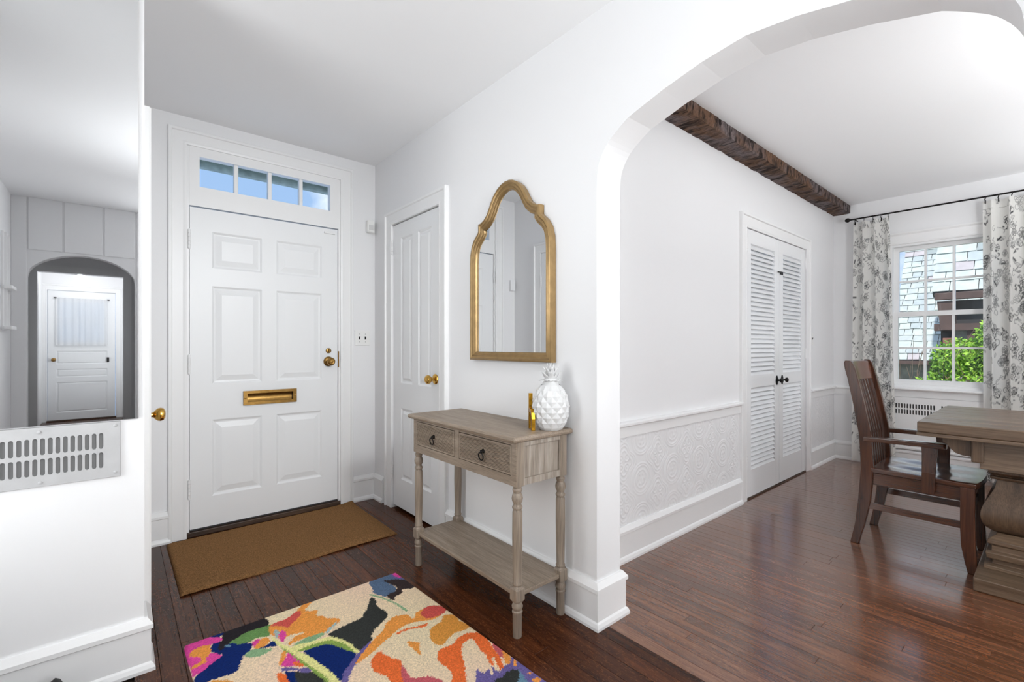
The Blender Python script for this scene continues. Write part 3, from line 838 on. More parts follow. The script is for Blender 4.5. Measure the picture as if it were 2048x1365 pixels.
curtain('narrow floral curtain left of the dining window, behind the armchair', 1.375, 1.085, 1.385, 1.030, .80, 3.0, 4, [1.365, 1.29, 1.215, 1.15, 1.095])
curtain('wide floral curtain on the right side of the dining window', .440, -.18, .435, -.20, 1.45, 6.0, 11, [.425, .345, .265, .185, .10, .0, -.1])

# ------------------------------------------------------------------ outdoors: the neighbouring slate-roofed house, hedge and bare shrub
S = 1.6
M_slates = [mat('slate_%s' % n, srgb(*c), .7, var=.10, vscale=9, bump=.2, bscale=25) for n, c in (('pale_green', (196, 204, 198)), ('pale_grey', (190, 196, 194)), ('blue_grey', (180, 188, 188)), ('mauve', (190, 181, 182)), ('dark', (160, 168, 166)))]
M_slate_gap = mat('slate_shadow', srgb(92, 98, 98), .9)
M_stone = mat('rubble_stone', srgb(150, 146, 132), .9, var=.35, vscale=7, bump=.5, bscale=14)
M_btimber = mat('brown_timber', srgb(92, 72, 66), .7, var=.2, vscale=8)
M_brickc = mat('old_brick', srgb(150, 104, 88), .85, var=.2, vscale=20)
nb_house = thing('house', 'neighbouring house with steep slate roof seen through the dining window', 'house', (0, 0, 0))
def roof_slates(parent, yl, yr, p0, p1, wid, course, seed, thick=.012):
    """p0=(x,z) eave, p1=(x,z) top; yl>yr; slates hang on the slope"""
    rng = random.Random(seed); d = Vector((p1[0]-p0[0], 0, p1[1]-p0[1])); L = d.length; d.normalize(); nrm = Vector((-d.z, 0, d.x))
    MB().loft([[Vector((p0[0], y, p0[1]))-nrm*.03 for y in (yl, yr)]+[Vector((p0[0], y, p0[1]))-nrm*.16 for y in (yr, yl)],
               [Vector((p1[0], y, p1[1]))-nrm*.03 for y in (yl, yr)]+[Vector((p1[0], y, p1[1]))-nrm*.16 for y in (yr, yl)]]).done('roof_deck', M_slate_gap, parent)
    n = int(L/course)
    for i in range(n):
        y = yl + rng.uniform(-.01, .02); s0 = i*course
        first = True
        while y > yr:
            w = wid*rng.uniform(.7, 1.35)*(rng.uniform(.5, 1) if first else 1); first = False
            ya, yb = y, y-w+.012
            if yb < yr-.3: break
            lift = rng.uniform(0, .006); lo = rng.uniform(-.012, .012); tl = rng.uniform(-.008, .008)
            def P(yy, s, k): return Vector((p0[0], yy, p0[1])) + d*s + nrm*k
            top = s0+course*1.35
            r0 = [P(ya, s0+lo, .020+lift), P(yb, s0+lo+tl, .020+lift), P(yb, top, -.004), P(ya, top, -.004)]
            r1 = [q - nrm*thick for q in r0]
            m = rng.choices(M_slates, (5, 4, 1.4, 1.2, .6))[0]
            MB().loft([r0, r1]).done('slate', m, parent)
            y -= w
def up(x, z): return (x*S, 1.2+(z-1.2)*S)
main_roof = thing('main_roof', None, None); main_roof.parent = nb_house
roof_slates(main_roof, 1.634*S, .70*S, up(8.715, .995), up(9.95, 2.955), .215, .172, 2)
porch_roof = thing('dormer_roof', None, None); porch_roof.parent = nb_house
# nearer dormer slope with larger slates
k_ = 1.45
roof_slates(porch_roof, 1.05*k_, .10*k_, up(7.85*k_/S, 1.2+(1.865-1.2)*k_/S*1.02), up(8.75*k_/S, 1.2+(3.2-1.2)*k_/S), .36, .225, 7)
xq = 7.85*k_
box('dormer_fascia', M_btimber, xq-.10, xq+.02, .05, 1.02*k_, 1.2+.56*k_*1.02, 1.2+.645*k_*1.02, nb_house, bevel=.01)
box('dormer_wall', M_dark, xq+.20, xq+.40, .05, .985*k_, .2, 1.2+.57*k_, nb_house)
box('dormer_window', glass(), xq+.19, xq+.20, .2, .70*k_, 1.2+.33*k_, 1.2+.55*k_, nb_house)
MB().prism([(1.00*k_, 1.2+.56*k_), (.985*k_, 1.2+.38*k_), (.965*k_, 1.2+.20*k_), (.84*k_, 1.2+.20*k_), (.84*k_, 1.2+.39*k_), (.86*k_, 1.2+.56*k_)], lambda p: (xq-.05, *p), lambda p: (xq+.22, *p)).done('dormer_bracket', M_btimber, nb_house)
box('sill_beam', M_btimber, xq-.02, xq+.25, .05, 1.03*k_, 1.2+.19*k_, 1.2+.275*k_, nb_house)
box('post', M_btimber, xq+.05, xq+.2, .66*k_, .735*k_, .2, 1.2+.19*k_, nb_house); box('post', M_btimber, xq+.05, xq+.2, .40*k_, .53*k_, .2, 1.2+.19*k_, nb_house)
box('stone_wall', M_stone, xq+.12, xq+.5, .05, .86*k_, -.8, 1.2+.19*k_, nb_house)
box('brick_pier', M_brickc, xq+.06, xq+.4, .86*k_, .955*k_, -.8, 1.2+.10*k_, nb_house)
box('eave_board', M_btimber, 8.66*S, 8.72*S, .7*S, 1.634*S, .78, .86, nb_house)
box('lower_wall', M_stone, 8.85*S, 9.2*S, .5*S, 1.62*S, -.8, .80, nb_house)
box('ground', mat('garden_soil', srgb(110, 112, 84), .95, var=.3, vscale=3), 6.3, 40, -20, 20, -1.0, -.8, kind='structure')

M_leaf = [mat('leaf_lime', srgb(168, 208, 72), .6), mat('leaf_mid', srgb(122, 170, 48), .6), mat('leaf_deep', srgb(74, 120, 40), .65)]
def leaf_mass(name, blobs, n, size, parent, seed, weights=(5, 4, 2)):
    rng = np.random.RandomState(seed); V, F, MI = [], [], []
    vol = np.array([b[3]*b[4]*b[5] for b in blobs]); vol = vol/vol.sum()
    for q in range(n):
        b = blobs[rng.choice(len(blobs), p=vol)]
        d = rng.normal(size=3); d /= np.linalg.norm(d); r = rng.uniform(.72, 1.03)
        p = np.array(b[:3])+d*np.array(b[3:6])*r
        u = rng.normal(size=3); u /= np.linalg.norm(u); w = np.cross(u, d+rng.normal(size=3)*.5); w /= np.linalg.norm(w)+1e-9
        s = size*rng.uniform(.6, 1.3); i = len(V)
        nrm = np.cross(u, w)
        V += [tuple(p-u*s), tuple(p+w*s*.45+nrm*s*.1), tuple(p+u*s), tuple(p-w*s*.45+nrm*s*.1)]; F.append((i, i+1, i+2, i+3)); MI.append(rng.choice(3, p=np.array(weights)/sum(weights)))
    me = bpy.data.meshes.new(name); me.from_pydata(V, [], F)
    for m in M_leaf: me.materials.append(m)
    me.polygons.foreach_set('material_index', np.array(MI, dtype=np.int32))
    o = bpy.data.objects.new(name, me); C.objects.link(o); o.parent = parent; o['kind'] = 'stuff'
    return o
hedge = thing('hedge', 'bright green leafy bush outside the dining window', 'bush', (8.3, .7, -.8))
blobs = [(8.35, .42, 1.12, .42, .30, .34), (8.4, .85, .90, .40, .30, .26), (8.3, .2, .6, .45, .5, .55), (8.4, .75, .5, .4, .45, .5), (8.45, 1.15, .25, .35, .30, .42), (8.5, -.2, 1.0, .5, .4, .5)]
blobs = [(x-8.3, y-.7, z+.8+.14, a, b, c) for x, y, z, a, b, c in blobs]
leaf_mass('foliage', blobs, 16000, .032, hedge, 3)
M_twig = mat('bare_twig', srgb(120, 102, 84), .8)
rng = random.Random(8)
for k in range(16):
    x, y = rng.uniform(-.75, -.40), rng.uniform(-.75, .75); pts = [(x*.8, y*.8, 0)]
    hh = rng.uniform(1.2, 1.9) if k % 4 else 2.2
    for q in range(1, 7): pts.append((x+rng.uniform(-.04, .04), y+rng.uniform(-.07, .07)*q*.5, hh*q/6))
    MB().tube(pts, [.010-.0012*i for i in range(7)], 5).done('stem', M_twig, hedge)
shrub = thing('shrub', 'leafless twiggy shrub in front of the slate roof outside', 'shrub', (9.75, 1.66, -.8))
for k in range(15):
    a = rng.uniform(0, 6.28); pts = [(0, 0, 0)]; sp = rng.uniform(.1, .45)
    hh = rng.uniform(1.5, 2.25)
    for q in range(1, 8): pts.append((math.cos(a)*sp*q/7+rng.uniform(-.03, .03), math.sin(a)*sp*q/7+rng.uniform(-.03, .03), hh*q/7))
    MB().tube(pts, [.009-.001*i for i in range(8)], 5).done('stem', M_twig, shrub)
# porch eave beyond the transom
pe = thing('porch_eave', 'mossy grey porch eave beyond the transom panes', 'eave', (1.0, 4.4, 2.60))
M_moss = mat('mossy_board', srgb(176, 188, 178), .85, var=.3, vscale=14, bump=.4, bscale=30)
MB().box(-2.6, 2.6, -.04, .0, 0, .20).done('fascia', M_moss, pe, bevel=.004); MB().box(-2.6, 2.6, -.72, -.05, .12, .16).done('soffit', M_moss, pe)
MB().tube([(-2.6, -.06, .02), (2.6, -.06, .03)], .03, 10).done('gutter', M_moss, pe, smooth=True)

# ================================================================== OBJECTS IN THE HALL
# tall old mirror over the air grille
tm = tag(box('wall_mirror', M_mirror_old, XL+.002, .058, YM-.007, YM-.0005, .934, 2.60), 'frameless old plate mirror filling the left wall above the grille', 'mirror')
gr = thing('air_grille', 'grey painted metal wall grille with two rows of slots below the frameless mirror', 'vent', (0, YM, 0))
mb = MB(); nxs = 32; pw_ = .01825
plate_slots(mb, -.036-nxs*pw_, .762, nxs, 2, pw_, .068, .0118, .056, -.008, (.06, .042, .030, .030))
bmesh.ops.remove_doubles(mb.bm, verts=mb.bm.verts, dist=1e-5)
mb.done('grille_plate', M_grille, gr)
x_ = -.036-nxs*pw_-.06
MB().loft([[(x_, -.008, .732), (.006, -.008, .732), (.006, -.008, .928), (x_, -.008, .928)], [(x_-.002, -.001, .730), (.008, -.001, .730), (.008, -.001, .930), (x_-.002, -.001, .930)]], cap=False).done('grille_rim', M_grille, gr)
box('duct_back', M_duct, x_+.01, 0, -.0012, -.0004, .74, .92, gr)
for x, z in ((-.007, .915), (-.200, .913), (-.197, .745), (-.007, .748), (-.42, .913), (-.42, .745)):
    MB().lathe([(.0055, -.008), (.005, -.0105), (.002, -.0115)], (x, 0, z), 'y', 12).done('screw', M_grille, gr, smooth=True)
# motion sensor, switch plates, little wall box
sn = thing('motion_sensor', 'small white motion sensor in the hall corner above the closet door hinges', 'sensor', (1.512, YD, 2.135))
MB().box(-.030, .030, -.045, 0, -.048, .048).done('sensor_body', M_plast, sn, bevel=.010, seg=3)
MB().box(-.020, .020, -.048, -.044, -.030, .010).done('sensor_lens', M_porc, sn, bevel=.003)
def switch(label, x, y, z, n, m):
    t = thing('light_switch', label, 'light switch', (x, y, z)); w = .046*n+.028
    MB().box(-w/2, w/2, -.006, 0, -.058, .058).done('cover_plate', M_plast, t, bevel=.003)
    for k in range(n):
        xx = (k-(n-1)/2)*.046
        tg = MB().box(xx-.005, xx+.005, -.009, -.006, -.012, .012).done('toggle_slot', m, t)
        MB().prism([(-.006, -.004), (-.016, .006), (-.016, .010), (-.006, .006)], lambda p: (xx-.0035, p[0], p[1]), lambda p: (xx+.0035, p[0], p[1])).done('toggle', m, t)
        for zz in (-.030, .030): MB().lathe([(.003, -.006), (.002, -.0075)], (xx, 0, zz), 'y', 8).done('screw', M_duct, t)
switch('white double switch plate with two dark toggles beside the front door', 1.455, YD, 1.262, 2, M_black)
switch('small white switch plate right of the louvered doors', 5.20, YN, 1.27, 1, M_black)
wbx = thing('chime_box', 'small white box on the wall left of the front door casing', 'box', (.118, YD, 1.79))
MB().box(-.026, .030, -.030, 0, -.045, .06).done('chime_cover', M_wall, wbx, bevel=.003)

# doormat
mat_ = MB(); nx_, ny_ = 90, 56
def mf(u, v):
    x = .222+.006*(1-v)+u*(1.366-.222-.012*(1-v)); y = 2.712+.02*u+v*(3.470-2.712)
    e = min(u, 1-u)*1.14; f = min(v, 1-v)*.76; r = min(e, f)
    z = .013*min(1, (r/.012))**.5 if r > 0 else .0015
    curl = .012*math.exp(-((u-1)**2+(v-1)**2)/.004) + .004*math.sin(u*9+1)*math.exp(-v*12)
    return (x, y, z+.0008*math.sin(x*900)*math.sin(y*700)+curl)
mo = mat_.grid(mf, nx_, ny_).done('doormat', M_coir, smooth='all', solid=.0012)
tag(mo, 'brown coir doormat in front of the front door', 'doormat')

# floral rug
RUG_COLORS = {'navy': (14, 38, 98), 'pink': (214, 72, 150), 'orange': (226, 148, 70), 'black': (38, 34, 38), 'lblue': (100, 135, 155), 'green': (100, 138, 80), 'red': (200, 84, 76), 'cream': (228, 205, 172), 'pale': (160, 180, 180), 'sage': (132, 166, 125), 'yellow': (222, 218, 146), 'olive': (134, 160, 78), 'purple': (106, 94, 148), 'char': (52, 54, 52), 'slate': (86, 106, 132), 'brn': (56, 46, 46), 'tan': (214, 146, 66), 'oran2': (226, 108, 54), 'rose': (192, 92, 100)}
RUG_SHAPES = [
    ('navy', [(0.21,2.006),(0.242,2.025),(0.273,2.053),(0.307,2.075),(0.303,2.089),(0.288,2.098),(0.277,2.13),(0.28,2.166),(0.294,2.186),(0.316,2.175),(0.413,2.085),(0.402,2.047),(0.367,2.024),(0.361,2.007),(0.333,1.94),(0.317,1.934),(0.282,1.944),(0.241,1.947),(0.222,1.927),(0.188,1.931),(0.205,1.997)]),
    ('pink', [(0.197,2.252),(0.237,2.262),(0.286,2.254),(0.317,2.211),(0.325,2.184),(0.309,2.177),(0.283,2.183),(0.27,2.129),(0.287,2.111),(0.309,2.073),(0.273,2.053),(0.242,2.025),(0.207,2.008),(0.201,2.093),(0.197,2.146)]),
    ('orange', [(0.211,2.167),(0.226,2.189),(0.255,2.195),(0.281,2.18),(0.277,2.137),(0.269,2.118),(0.253,2.092),(0.253,2.07),(0.219,2.058),(0.204,2.066),(0.204,2.08),(0.233,2.08),(0.242,2.101),(0.235,2.122),(0.207,2.149)]),
    ('navy', [(0.285,2.236),(0.3,2.259),(0.34,2.251),(0.32,2.208)]),
    ('black', [(0.321,2.212),(0.337,2.25),(0.393,2.264),(0.452,2.265),(0.488,2.254),(0.498,2.194),(0.485,2.172),(0.449,2.176),(0.407,2.182),(0.37,2.154),(0.344,2.143),(0.321,2.123),(0.306,2.109),(0.296,2.129),(0.309,2.173),(0.323,2.178)]),
    ('lblue', [(0.316,2.132),(0.324,2.141),(0.35,2.118),(0.333,2.117)]),
    ('green', [(0.335,2.151),(0.368,2.16),(0.407,2.182),(0.449,2.176),(0.485,2.172),(0.499,2.183),(0.476,2.097),(0.464,2.091),(0.435,2.111),(0.398,2.098),(0.366,2.109)]),
    ('orange', [(0.481,2.153),(0.501,2.173),(0.555,2.173),(0.608,2.206),(0.644,2.247),(0.706,2.265),(0.666,2.219),(0.637,2.192),(0.657,2.164),(0.69,2.161),(0.662,2.111),(0.693,2.09),(0.686,2.071),(0.727,2.042),(0.739,2.017),(0.719,1.997),(0.679,1.977),(0.645,1.971),(0.58,1.984),(0.535,1.982),(0.516,1.974),(0.522,2.001),(0.55,2.026),(0.59,2.018),(0.582,2.029),(0.54,2.043),(0.524,2.04),(0.502,2.009),(0.497,2.046),(0.504,2.091),(0.485,2.073),(0.479,2.095)]),
    ('red', [(0.491,2.158),(0.509,2.175),(0.555,2.173),(0.608,2.206),(0.626,2.191),(0.61,2.155),(0.569,2.124),(0.543,2.097),(0.529,2.135)]),
    ('cream', [(0.54,2.043),(0.583,2.032),(0.59,2.018),(0.549,2.022),(0.523,1.992),(0.515,1.998),(0.526,2.03)]),
    ('pale', [(0.495,2.116),(0.508,2.122),(0.512,2.093),(0.494,2.049),(0.489,2.066)]),
    ('pink', [(0.507,2.088),(0.52,2.098),(0.533,2.074),(0.518,2.029),(0.502,2.009),(0.497,2.046)]),
    ('navy', [(0.406,2.036),(0.462,2.035),(0.469,2.053),(0.489,2.029),(0.488,2.002),(0.45,2.014)]),
    ('orange', [(0.405,2.045),(0.429,2.079),(0.45,2.094),(0.469,2.082),(0.466,2.048),(0.44,2.031),(0.412,2.031)]),
    ('pink', [(0.408,2.089),(0.433,2.1),(0.442,2.092),(0.428,2.072),(0.408,2.05)]),
    ('sage', [(0.367,2.024),(0.398,2.043),(0.419,2.032),(0.467,1.996),(0.443,1.982),(0.408,1.978),(0.379,1.996)]),
    ('sage', [(0.522,1.961),(0.547,1.972),(0.587,1.982),(0.658,1.973),(0.647,1.952),(0.596,1.938),(0.56,1.953)]),
    ('pale', [(0.658,1.973),(0.712,2.012),(0.721,2.004),(0.677,1.97),(0.653,1.947)]),
    ('navy', [(0.545,1.903),(0.593,1.904),(0.642,1.891),(0.667,1.853),(0.688,1.797),(0.703,1.754),(0.677,1.718),(0.646,1.695),(0.612,1.652),(0.599,1.644),(0.59,1.697),(0.578,1.767),(0.562,1.837)]),
    ('yellow', [(0.47,2.086),(0.483,2.066),(0.493,2.017),(0.524,1.943),(0.548,1.886),(0.568,1.824),(0.586,1.747),(0.597,1.678),(0.601,1.605),(0.552,1.647),(0.546,1.753),(0.533,1.801),(0.514,1.856),(0.499,1.927),(0.485,2.0),(0.473,2.067)]),
    ('olive', [(0.485,2.0),(0.503,1.942),(0.522,1.882),(0.541,1.805),(0.565,1.724),(0.576,1.627),(0.545,1.653),(0.54,1.765),(0.529,1.809),(0.51,1.866),(0.498,1.924)]),
    ('yellow', [(0.52,1.955),(0.543,1.959),(0.604,1.939),(0.663,1.93),(0.683,1.897),(0.707,1.835),(0.716,1.758),(0.702,1.751),(0.688,1.805),(0.672,1.866),(0.65,1.892),(0.594,1.907),(0.547,1.909),(0.53,1.923)]),
    ('olive', [(0.53,1.923),(0.551,1.921),(0.598,1.92),(0.654,1.905),(0.68,1.867),(0.695,1.814),(0.702,1.751),(0.683,1.793),(0.659,1.852),(0.64,1.885),(0.591,1.898),(0.545,1.903)]),
    ('pink', [(0.458,1.875),(0.485,1.902),(0.5,1.933),(0.509,1.911),(0.516,1.861),(0.529,1.809),(0.498,1.834),(0.464,1.857)]),
    ('orange', [(0.489,1.958),(0.501,1.948),(0.487,1.908),(0.461,1.873),(0.456,1.877)]),
    ('oran2', [(0.499,1.862),(0.517,1.853),(0.529,1.805),(0.5,1.829)]),
    ('navy', [(0.46,1.827),(0.491,1.807),(0.486,1.778),(0.477,1.71),(0.457,1.728)]),
    ('char', [(0.491,1.807),(0.51,1.778),(0.54,1.765),(0.561,1.674),(0.563,1.638),(0.477,1.71),(0.485,1.773)]),
    ('purple', [(0.454,1.858),(0.494,1.831),(0.511,1.807),(0.533,1.798),(0.54,1.765),(0.523,1.766),(0.51,1.778),(0.495,1.81),(0.458,1.832)]),
    ('oran2', [(0.435,1.834),(0.458,1.832),(0.462,1.759),(0.459,1.726),(0.431,1.75)]),
    ('tan', [(0.227,1.923),(0.241,1.946),(0.252,1.944),(0.282,1.925),(0.31,1.895),(0.317,1.846)]),
    ('char', [(0.655,1.946),(0.718,1.961),(0.811,1.97),(0.823,1.984),(0.863,2.03),(0.908,2.105),(0.92,2.083),(0.915,2.05),(0.901,2.019),(0.916,1.93),(0.892,1.897),(0.86,1.877),(0.82,1.857),(0.793,1.828),(0.783,1.791),(0.74,1.776),(0.717,1.757),(0.711,1.785),(0.707,1.835),(0.683,1.897),(0.662,1.927)]),
    ('purple', [(0.779,1.791),(0.74,1.776),(0.699,1.75),(0.662,1.716),(0.628,1.684),(0.588,1.622),(0.604,1.609),(0.639,1.655),(0.672,1.694),(0.701,1.719),(0.76,1.767)]),
    ('slate', [(0.953,2.244),(1.019,2.259),(1.094,2.27),(1.115,2.178),(1.123,2.132),(1.08,2.175),(1.019,2.214),(1.033,2.164),(1.044,2.112),(1.027,2.078),(0.992,2.079),(0.968,2.06),(0.951,2.086),(0.933,2.135),(0.954,2.188)]),
    ('brn', [(1.019,2.214),(1.05,2.2),(1.098,2.167),(1.123,2.132),(1.124,2.062),(1.099,2.047),(1.054,2.08),(1.044,2.041),(1.002,2.037),(0.981,2.005),(0.971,2.035),(0.968,2.06),(0.992,2.079),(1.027,2.078),(1.047,2.109),(1.033,2.164)]),
    ('purple', [(1.07,2.243),(1.092,2.265),(1.085,2.217),(1.105,2.18),(1.113,2.154),(1.077,2.19)]),
    ('pink', [(1.092,2.265),(1.118,2.263),(1.123,2.178),(1.097,2.187),(1.083,2.225)]),
    ('sage', [(0.915,2.138),(0.933,2.112),(0.957,2.058),(0.982,1.977),(0.992,1.921),(0.99,1.887),(0.978,1.892),(0.979,1.942),(0.962,2.015),(0.934,2.082),(0.919,2.113)]),
    ('orange', [(0.673,1.696),(0.688,1.715),(0.741,1.759),(0.804,1.802),(0.852,1.831),(0.879,1.87),(0.924,1.889),(0.967,1.872),(0.978,1.857),(0.976,1.826),(0.986,1.822),(1.011,1.855),(1.047,1.859),(1.092,1.857),(1.143,1.798),(1.125,1.778),(1.067,1.758),(1.033,1.758),(0.969,1.795),(0.93,1.8),(0.883,1.786),(0.815,1.752),(0.739,1.716),(0.692,1.698)]),
    ('red', [(1.022,1.835),(1.06,1.863),(1.094,1.861),(1.13,1.819),(1.144,1.792),(1.103,1.767),(1.049,1.768),(1.025,1.785),(1.016,1.811)]),
    ('tan', [(0.988,1.697),(1.018,1.716),(1.065,1.722),(1.091,1.757),(1.13,1.738),(1.132,1.703),(1.12,1.676),(1.14,1.64),(1.145,1.618),(1.117,1.606),(1.068,1.621),(1.019,1.603),(0.987,1.582),(0.966,1.592),(0.961,1.62),(0.962,1.644)]),
    ('oran2', [(0.864,1.76),(0.886,1.775),(0.919,1.778),(0.963,1.758),(1.01,1.75),(1.004,1.737),(0.986,1.734),(0.936,1.759),(0.898,1.765)]),
    ('orange', [(0.885,1.697),(0.902,1.679),(0.922,1.653),(0.902,1.631),(0.889,1.582),(0.882,1.603),(0.884,1.638),(0.875,1.661)]),
    ('oran2', [(0.924,1.53),(0.951,1.566),(0.978,1.567),(1.017,1.557),(1.053,1.583),(1.102,1.584),(1.145,1.555),(1.148,1.519),(1.129,1.462),(1.118,1.41),(1.1,1.352),(1.086,1.329),(1.059,1.325),(1.062,1.357),(1.061,1.385),(1.079,1.428),(1.076,1.461),(1.092,1.509),(1.095,1.547),(1.047,1.539),(1.014,1.498),(0.985,1.436),(0.925,1.331),(0.881,1.368),(0.918,1.412),(0.927,1.458),(0.919,1.499)]),
    ('purple', [(0.946,1.313),(1.006,1.39),(1.005,1.377),(1.007,1.356),(1.015,1.349),(1.042,1.36),(1.025,1.327),(1.037,1.324),(1.057,1.368),(1.054,1.329),(1.059,1.319),(1.08,1.328),(1.104,1.334),(1.119,1.329),(1.15,1.36),(1.159,1.331),(1.158,1.296),(1.161,1.246),(1.163,1.197),(1.158,1.133)]),
    ('cream', [(1.09,1.404),(1.1,1.403),(1.077,1.358),(1.065,1.326),(1.055,1.325),(1.069,1.372)]),
    ('rose', [(1.137,1.471),(1.158,1.454),(1.152,1.404),(1.126,1.366),(1.111,1.371),(1.118,1.41),(1.128,1.447)]),
    ('orange', [(1.143,1.411),(1.154,1.394),(1.143,1.352),(1.119,1.329),(1.104,1.334),(1.117,1.367)]),
    ('char', [(0.982,1.282),(1.029,1.298),(1.054,1.29),(1.069,1.303),(1.098,1.299),(1.119,1.285),(1.109,1.263),(1.055,1.221)]),
    ('lblue', [(1.119,1.285),(1.115,1.258),(1.106,1.227),(1.106,1.177),(1.052,1.223),(1.109,1.263)]),
    ('orange', [(1.145,1.343),(1.151,1.33),(1.125,1.303),(1.117,1.31)]),
    ('orange', [(1.128,1.247),(1.152,1.246),(1.148,1.237),(1.127,1.241)]),
    ('orange', [(1.125,1.217),(1.15,1.209),(1.145,1.188),(1.111,1.192)]),
    ('oran2', [(0.724,1.678),(0.751,1.699),(0.78,1.711),(0.782,1.68),(0.796,1.642),(0.812,1.611),(0.803,1.576),(0.785,1.55),(0.762,1.469),(0.729,1.497),(0.737,1.559),(0.712,1.612),(0.714,1.645)]),
    ('rose', [(0.81,1.591),(0.806,1.56),(0.795,1.509),(0.813,1.485),(0.851,1.469),(0.867,1.442),(0.878,1.406),(0.863,1.383),(0.76,1.471),(0.786,1.556)]),
]

def lin(c): return np.array(srgb(*c)[:3])
def rug():
    step = .0042; Y0, Y1 = .70, 2.25; W = .965; x0 = .196
    nx, ny = int(W/step), int((Y1-Y0)/step)
    U = np.linspace(0, 1, nx+1)[:, None]; V = np.linspace(0, 1, ny+1)[None, :]
    Y = Y0+(Y1-Y0)*V+.010*U
    XA = .199+.025*(2.245-Y); XB_ = 1.116+.043*(2.255-Y)
    X = XA+(XB_-XA)*U
    rng = np.random.RandomState(2)
    jx, jy = rng.uniform(-.0032, .0032, X.shape), rng.uniform(-.0032, .0032, X.shape)
    PX, PY = X+jx, Y+jy
    col = np.empty(X.shape+(3,)); 
    g = np.sin(X*7+1)*np.sin(Y*6+.5)
    col[:] = lin(RUG_COLORS['cream']); col += (np.clip(g, 0, 1)*.5)[..., None]*(lin((232, 196, 178))-col)
    col += (np.clip(-g, 0, 1)*.5)[..., None]*(lin((222, 210, 172))-col)
    extra = []
    r2 = random.Random(12)          # the part towards the camera, outside the picture, goes on in the same manner
    for k in range(26):
        cx, cy, r = r2.uniform(.2, 1.15), r2.uniform(.72, 1.10), r2.uniform(.05, .15)
        extra.append((r2.choice(list(RUG_COLORS)), [(cx+r*r2.uniform(.6, 1.2)*math.cos(a), cy+r*.7*r2.uniform(.6, 1.2)*math.sin(a)) for a in np.linspace(0, 6.28, 10)[:-1]]))
    def smooth(p):
        q = []
        for (a, b), (c, d) in zip(p, p[1:]+p[:1]): q += [(a*.8+c*.2, b*.8+d*.2), (a*.2+c*.8, b*.2+d*.8)]
        return q
    for name, poly in [(n, p) for n, p in extra if True] + RUG_SHAPES:
        poly = smooth(poly); xs = [p[0] for p in poly]; ys = [p[1] for p in poly]
        sel = (PX > min(xs)) & (PX < max(xs)) & (PY > min(ys)) & (PY < max(ys))
        if not sel.any(): continue
        qx, qy = PX[sel], PY[sel]; ins = np.zeros(qx.shape, bool)
        for (xa, ya), (xb, yb) in zip(poly, poly[1:]+poly[:1]):
            c = (ya > qy) != (yb > qy)
            ins ^= c & (qx < (xb-xa)*(qy-ya)/((yb-ya) or 1e-12)+xa)
        idx = np.argwhere(sel)[ins]; col[idx[:, 0], idx[:, 1]] = lin(RUG_COLORS[name])
    col *= rng.uniform(.95, 1.22, X.shape)[..., None]
    e = np.minimum(np.minimum(U, 1-U)*W, np.minimum(V, 1-V)*(Y1-Y0))
    Z = .013*np.clip(e/.012, 0, 1)**.5+rng.uniform(-.0006, .0006, X.shape)*(e > .006)+.001
    co = np.stack([X, Y, Z+0*X], -1).reshape(-1, 3); I = np.arange((nx+1)*(ny+1)).reshape(nx+1, ny+1)
    f = np.stack([I[:-1, :-1], I[1:, :-1], I[1:, 1:], I[:-1, 1:]], -1).reshape(-1, 4)
    me = bpy.data.meshes.new('rug'); me.from_pydata(co.tolist(), [], f.tolist()); me.shade_smooth()
    at = me.color_attributes.new('Col', 'FLOAT_COLOR', 'POINT')
    at.data.foreach_set('color', np.concatenate([col.reshape(-1, 3), np.ones((X.size, 1))], 1).astype(np.float32).ravel())
    me.materials.append(vcol('wool_pile', .95, bump=.6, bscale=420, spec=.1, mottling=.18))
    o = bpy.data.objects.new('rug', me); C.objects.link(o)
    tag(o, 'colourful tufted rug with bold painted flowers on the hall floor', 'rug')
rug()

# ------------------------------------------------------------------ console table
ct = thing('console_table', 'limed wood console table with two ribbed drawers against the hall wall', 'console table', (1.385, 1.860, 0))
# local: x = world X - 1.385, y = world Y - 1.86
mb = MB(); prof = [(0, .806), (.006, .806), (.010, .812), (.012, .819), (.010, .826), (.004, .830), (0, .830)]
X0, X1, Y0_, Y1_ = -.168, .170, -.436, .440
rings = []
for d, z in [(-.02, .806), (0, .806), (.006, .810), (.009, .818), (.006, .826), (0, .830), (-.02, .830)]:
    rings.append([(X0-d, Y0_-d, z), (X1+min(d, .002), Y0_-d, z), (X1+min(d, .002), Y1_+d, z), (X0-d, Y1_+d, z)])
mb.loft(rings).done('table_top', M_greige, ct)
fx = -.148; bx = .150; ya, yb = -.428, .432
fr_holes_y = [(-.400, -.010), (.024, .410)]
